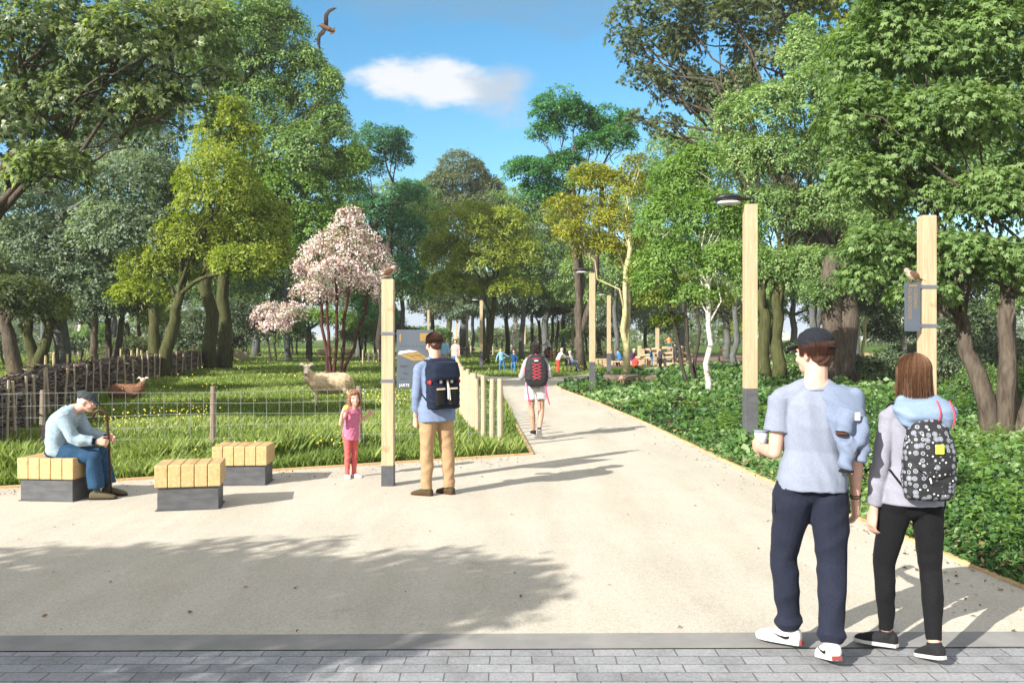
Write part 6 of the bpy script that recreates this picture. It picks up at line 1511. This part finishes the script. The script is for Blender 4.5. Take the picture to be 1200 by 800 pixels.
# ------------------------------------------------------------------ woman walking away along the path
q = W(628, 0, 15.7)
pose = dict(spine=(-.02, .05, 1), neck=(0, .08, 1), head_yaw=0, armL=((-.30, -.02, -.95), (.05, .85, .35)), armR=((.34, .02, -.95), (.0, .85, .2)), curlL=.8, curlR=.7,
            legL=((.02, .16, -1), (.10, -.02, -1)), legR=((.04, .02, -1), (-.14, -.50, -1)), footL=(6, 0), footR=(-4, -48))
wal = person('woman in grey top and white shorts walking away along the path', (q[0], 15.7, 0), rad(2), 1.66, pose,
             dict(skin=SKD, fem=1, hairmat=HK, face=1, top=dict(mat=C_['greyt'], sleeve=.62, hem=-.12, infl=1.10, add=.016, sr=(.042, .038, .036), wr=.007, name='top'),
                  bottom=dict(mat=C_['white'], name='shorts', loose=1.25, r=(.056, .04, .03), len=.27, flare=1.12, waist=.1), shoes=dict(mat=C_['bshoe'], sole=C_['greysole'], s=1.06)), vox=.009)
hair_long(wal, HK, .075, .009, .053); strands(wal, HSK, 400, .085, .002, seed=6)
bk, cc, at_, sp, lat, fwd, bo = backpack('dark grey hiking backpack with red cord lacing and pink straps', wal, C_['charc'], .40, .56, .20, .52, C_['pinks'], 'hike', .010)
mb = MB()
for i in range(5):
    for s in (-1, 1): mb.tube([at_(s * .20, .22 - .10 * i, .006), at_(0, .17 - .10 * i, .018), at_(-s * .16, .12 - .10 * i, .008)], .0055, 5)
mb.build('cord_lacing', C_['redcord'], bo)
mb = MB(); mb.ell(at_(0, .30, -.02), (.045, .012, .016)); mb.build('emblem', C_['white'], bo); mb = MB(); mb.tube([at_(-.17, .36, -.02), at_(0, .375, -.005), at_(.17, .36, -.02)], .007, 6); mb.build('top_trim', C_['redcord'], bo)
for s in (-1, 1):
    mb = MB(); mb.tube([cc + lat * s * .17 - sp * .22, cc + lat * s * .16 - sp * .38 - fwd * .04, cc + lat * s * (.12 if s < 0 else .22) - sp * .60], [.013, .015, .013], 6, flat=.3); mb.build('hanging_strap', C_['pinks'], bo)
    mb = MB(); mb.caps(cc + lat * s * .18 + sp * .05 + fwd * .03, cc + lat * s * .20 - sp * .02, .03, .025); mb.build('side_pull', C_['pinks'], bo, smooth=True)
t = world_empty('drinks_bottle', 'slim clear bottle in the right side pocket of the hiking backpack', 'bottle', wal)
mb = MB(); b_ = cc + lat * .225 + fwd * .02 - sp * .12; mb.tube([b_, b_ + sp * .15, b_ + sp * .19, b_ + sp * .21], [.032, .032, .018, .014], 12); mb.build('flask', surf('bottle_plastic', (.55, .62, .64), None, .2, bmp=0), t, smooth=True)
mb = MB(); mb.tube([b_ + sp * .21, b_ + sp * .24], [.017, .016], 10); mb.build('cap', C_['tee'], t)

# ------------------------------------------------------------------ small figures farther away
def far_person(label, px, D, H, yaw, pose, top, bottom, hair=HB, skin=SK, name_t='shirt', sleeve=1.0, z=0, short=1.0, longh=0, hs=1.0, blen=1.0, group=None, shoe='bshoe', dx=0):
    q = W(px, 0, D); J = person(label, (q[0] + dx, D, z), rad(yaw), H, pose, dict(skin=skin, hairmat=hair, face=0, top=dict(mat=C_[top], sleeve=sleeve, infl=1.08, add=.012, name=name_t), bottom=dict(mat=C_[bottom], loose=1.15, len=blen), shoes=dict(mat=C_[shoe], sole=RUB)), vox=.016, hs=hs, group=group)
    if longh: hair_long(J, hair, .10, .014)
    else: hair_short(J, hair, .014)
    return J
WALK = dict(spine=(0, .04, 1), armL=((-.15, .2, -1), (-.05, .5, -1)), armR=((.15, -.25, -1), (.05, .05, -1)), legL=((-.03, .25, -1), (-.02, -.05, -1)), legR=((.03, -.12, -1), (.02, -.45, -1)), footR=(0, -25))
far_person('man in light blue shirt and beige trousers walking towards the camera', 521, 47, 1.74, 176, WALK, 'lblue', 'beige', HK, SKK)
J = far_person('woman in pink top and jeans with a dark bag, beside the walking man', 534, 44.5, 1.66, 168, WALK, 'pinkl', 'mblue', HB, sleeve=.3, longh=1)
t = world_empty('shoulder_bag', 'small dark bag carried by the woman in pink', 'bag', J); a = J['arm'][-1]
mb = MB(); mb.box(a[1] + A(-.12, -.02, -.05), (.10, .26, .20)); mb.build('bag_body', C_['blackd'], t, bevel=.03); mb = MB(); mb.tube([a[1] + A(-.12, -.1, .05), J['sh'][-1] + A(0, 0, .05), a[1] + A(-.12, .08, .05)], .012, 5); mb.build('strap', C_['blackd'], t)
far_person('child in pale blue jacket leaning and reaching to the other child', 588, 45.5, 1.24, 200, dict(spine=(.16, .05, 1), armL=((-.75, .1, -.6), (-.9, .1, -.3)), armR=((.5, 0, -1), (.3, .2, -1)), legL=((-.22, .1, -1), (-.1, -.1, -1)), legR=((.15, .1, -1), (0, -.1, -1))), 'lblue', 'mblue', HB, hs=1.15)
far_person('child in dark blue playing on the lawn beside the other', 602, 44, 1.18, 150, dict(spine=(-.1, .12, 1), armR=((.7, .2, -.6), (.7, .3, -.1)), armL=((-.4, .1, -1), (-.1, .5, -.8)), legL=((-.15, .25, -1), (0, -.2, -1)), legR=((.22, .0, -1), (.1, -.3, -1))), 'dblue', 'mblue', HB, hs=1.18)
J = far_person('person in white top and red trousers pushing the wheelchair', 654, 44, 1.30, -62, dict(spine=(0, .55, 1), armL=((-.05, .8, -.7), (0, 1, -.2)), armR=((.05, .8, -.7), (0, 1, -.2)), legL=((-.04, .12, -1), (0, -.1, -1)), legR=((.04, -.06, -1), (0, -.12, -1))), 'white', 'redtr', HW)
wq = W(669, 0, 44.3); wcx, wcy = wq[0], 44.3
WH = thing('wheelchair', 'black wheelchair being pushed along the cross path', 'wheelchair', (wcx, wcy, 0), rad(-70))
def ringtube(c, r, ax, tr, n=20):
    ax = nrm(ax); u = nrm(np.cross(ax, A(.1, .2, 1))); v = np.cross(ax, u)
    return [np.asarray(c) + r * (math.cos(x) * u + math.sin(x) * v) for x in np.linspace(0, 2 * math.pi, n)], tr
for s in (-1, 1):
    mb = MB(); P_, tr = ringtube((s * .24, -.08, .26), .245, (1, 0, 0), .018); mb.tube(P_, tr, 6)
    for k in range(6): mb.tube([A(s * .24, -.08, .26), A(s * .24, -.08 + .24 * math.cos(k * 1.047), .26 + .24 * math.sin(k * 1.047))], .006, 4)
    mb.build('wheel', C_['charc'], WH)
    mb = MB(); P_, tr = ringtube((s * .2, .34, .07), .065, (1, 0, 0), .016, 12); mb.tube(P_, tr, 6); mb.build('castor', C_['charc'], WH)
    mb = MB(); mb.tube([A(s * .2, -.32, .72), A(s * .2, -.2, .70), A(s * .2, -.2, .42), A(s * .2, .2, .40), A(s * .2, .34, .12), A(s * .16, .45, .10)], .016, 6); mb.build('frame', C_['greysole'], WH)
MB().box((0, 0, .40), (.40, .42, .05)).build('seat', C_['charc'], WH, bevel=.01); MB().box((0, -.2, .58), (.40, .04, .34)).build('backrest', C_['charc'], WH, bevel=.01); MB().box((0, .46, .09), (.34, .12, .02)).build('footrest', C_['charc'], WH)
SIT = dict(spine=(0, -.08, 1), armL=((-.1, .4, -1), (.1, 1, -.2)), armR=((.1, .4, -1), (-.1, 1, -.2)), legL=((-.06, 1, -.06), (0, .18, -1)), legR=((.06, 1, -.06), (0, .18, -1)), z=.50)
J = person('white-haired person sitting in the wheelchair', (wcx, wcy, 0), rad(-70), 1.30, SIT, dict(skin=SK, face=0, hairmat=HW, top=dict(mat=C_['tee'], add=.012, name='top'), bottom=dict(mat=C_['dblue']), shoes=dict(mat=C_['bshoe'], sole=RUB)), vox=.016); hair_short(J, HW, .014)
# cyclist by the far trees
cqx, cqy = W(644, 0, 70)[0], 70
BI = thing('bicycle', 'far red bicycle ridden past the trees', 'bicycle', (cqx, cqy, 0), rad(60))
for y in (-.5, .52):
    mb = MB(); P_, tr = ringtube((0, y, .34), .32, (1, 0, 0), .03); mb.tube(P_, tr, 6); mb.build('wheel', C_['charc'], BI)
mb = MB()
for a, b in (((0, -.5, .34), (0, -.05, .3)), ((0, -.5, .34), (0, -.18, .78)), ((0, -.05, .3), (0, -.2, .88)), ((0, -.05, .3), (0, .42, .75)), ((0, -.18, .78), (0, .40, .82)), ((0, .52, .34), (0, .38, .98))): mb.tube([A(*a), A(*b)], .03, 6)
mb.build('frame', C_['redtr'], BI); MB().box((0, -.2, .92), (.14, .26, .06)).build('saddle', C_['charc'], BI, bevel=.02)
mb = MB(); mb.tube([A(-.28, .34, 1.0), A(0, .40, .99), A(.28, .34, 1.0)], .016, 6); mb.build('handlebar', C_['charc'], BI)
J = person('far cyclist in white top and dark trousers on the red bicycle', (cqx, cqy, 0), rad(60), 1.68, dict(spine=(0, .35, 1), armL=((-.12, .75, -.7), (-.1, .9, -.35)), armR=((.12, .75, -.7), (.1, .9, -.35)), legL=((-.07, .75, -.7), (0, -.1, -1)), legR=((.07, .3, -1), (0, -.05, -1)), z=1.02),
           dict(face=0, hairmat=HK, top=dict(mat=C_['white'], add=.012), bottom=dict(mat=C_['dgrey']), shoes=dict(mat=C_['bshoe'], sole=RUB)), vox=.02); hair_short(J, HK, .016)
# round the playground
SIT2 = dict(SIT, spine=(0, -.22, 1), legL=((-.06, 1, -.25), (0, .45, -1)), legR=((.06, 1, -.1), (0, .6, -1)), z=.46)
for px_, lb, tp_, hr_, yw in ((718, 'seated person in dark top, left of the pair on the edge', 'dgrey', HG, -55), (726, 'seated person in blue top and dark trousers on the edge', 'mblue', HK, -65)):
    qq = W(px_, 0, 54.5); J = person(lb, (qq[0], 54.5, -.05), rad(yw), 1.5, SIT2, dict(face=0, hairmat=hr_, top=dict(mat=C_[tp_], add=.012), bottom=dict(mat=C_['navy']), shoes=dict(mat=C_['bshoe'], sole=RUB)), vox=.016); hair_short(J, hr_, .014)
st_ = thing('timber_bench', 'low timber bench under the seated pair by the playground', 'bench', (W(721, 0, 54.5)[0], 54.6, 0))
MB().box((0, 0, .32), (1.5, .5, .1)).build('seat', M['timber'], st_)
for s in (-1, 1): MB().box((s * .6, 0, .135), (.14, .44, .27)).build('leg', M['timber'], st_)
qq = W(741, 0, 54); J = person('person in purple top sitting at the playground edge', (qq[0], 54, -.05), rad(40), 1.5, SIT2, dict(face=0, hairmat=HW, top=dict(mat=C_['purple'], add=.012), bottom=dict(mat=C_['purple']), shoes=dict(mat=C_['bshoe'], sole=RUB)), vox=.016); hair_short(J, HW, .014)
st_ = thing('timber_bench', 'low timber seat under the person in purple', 'bench', (qq[0], 54.05, 0)); MB().box((0, 0, .32), (.7, .5, .1)).build('seat', M['timber'], st_)
for s in (-1, 1): MB().box((s * .25, 0, .135), (.1, .4, .27)).build('leg', M['timber'], st_)
rb = thing('bag', 'round red bag beside the person in purple', 'bag', (W(744.5, 0, 53.4)[0], 53.4, 0)); mb = MB(); mb.ell((0, 0, .3), (.22, .14, .2)); mb.ell((0, 0, .12), (.2, .14, .12)); blob(mb, 'bag_body', C_['redtr'], rb, .03, 2); mb = MB(); mb.tube([A(-.12, 0, .45), A(0, 0, .6), A(.12, 0, .45)], .02, 5); mb.build('handle', C_['redtr'], rb)
far_person('standing adult in grey top and black trousers watching the toddler', 773.5, 46.5, 1.30, -70, dict(armL=((-.1, .5, -1), (0, 1, -.2)), armR=((.1, .3, -1), (0, .7, -.6)), spine=(0, .08, 1)), 'dgrey', 'blackd', HK, SKD, sleeve=.3)
far_person('toddler in lilac standing beside the adult', 779.5, 46.8, .66, 60, dict(), 'lilac', 'pinkl', HB, hs=1.5)
far_person('child in orange top and teal shorts standing on the climbing frame', 784, 56.2, 1.05, 10, dict(armL=((-.5, .4, -.7), (-.1, 1, .1)), armR=((.5, .4, -.7), (.1, 1, .1))), 'orange', 'tealc', HB, z=.86, hs=1.2, sleeve=.3, blen=.42)
far_person('child in grey climbing between the posts of the frame', 791, 55.4, 1.25, -20, dict(armL=((-.3, .6, .3), (0, .5, 1)), armR=((.3, .3, -1), (0, 1, 0))), 'dgrey', 'dgrey', HK, z=.22, hs=1.15)
MB_ = thing('log_step', 'pale log step under the climbing child in grey', 'step', (W(791, 0, 55.4)[0], 55.4, 0)); MB().tube([A(0, 0, -.02), A(0, 0, .22)], .3, 12).build('log', M['cut'], MB_)
far_person('child in blue top ducking under the beams', 764, 55.2, 1.1, 90, dict(spine=(0, .3, 1)), 'dblue', 'mblue', HB, hs=1.2)
far_person('child in beige clothes leaning at the far end of the playground', 843, 60, 1.15, -80, dict(spine=(0, .3, 1), armL=((-.2, 1, .1), (0, 1, .1)), armR=((.2, 1, .1), (0, 1, .1)), legL=((-.1, .2, -1), (0, -.1, -1)), legR=((.1, -.3, -1), (0, -.2, -1))), 'beige', 'beige', HB, hs=1.18)
for px_, lb, c_ in ((46, 'person in white standing left at the far picnic table', 'white'), (55, 'person in white top and dark trousers right at the picnic table', 'greyt')):
    far_person(lb, px_, 61.6, 1.5, 170, dict(), c_, 'dgrey' if px_ > 50 else 'white', HB)
# ------------------------------------------------------------------ the air: a faint even haze round everything
m = bpy.data.materials.new('air'); m.use_nodes = True; nt = m.node_tree
for n_ in list(nt.nodes): nt.nodes.remove(n_)
o_ = nt.nodes.new('ShaderNodeOutputMaterial'); v_ = nt.nodes.new('ShaderNodeVolumePrincipled')
v_.inputs['Density'].default_value = .0004; v_.inputs['Color'].default_value = (.92, .94, .95, 1)
nt.links.new(v_.outputs[0], o_.inputs['Volume'])
mb = MB(); mb.box((0, 60, 20), (1040, 1040, 42)); tag(mb.build('haze', m), kind='stuff')
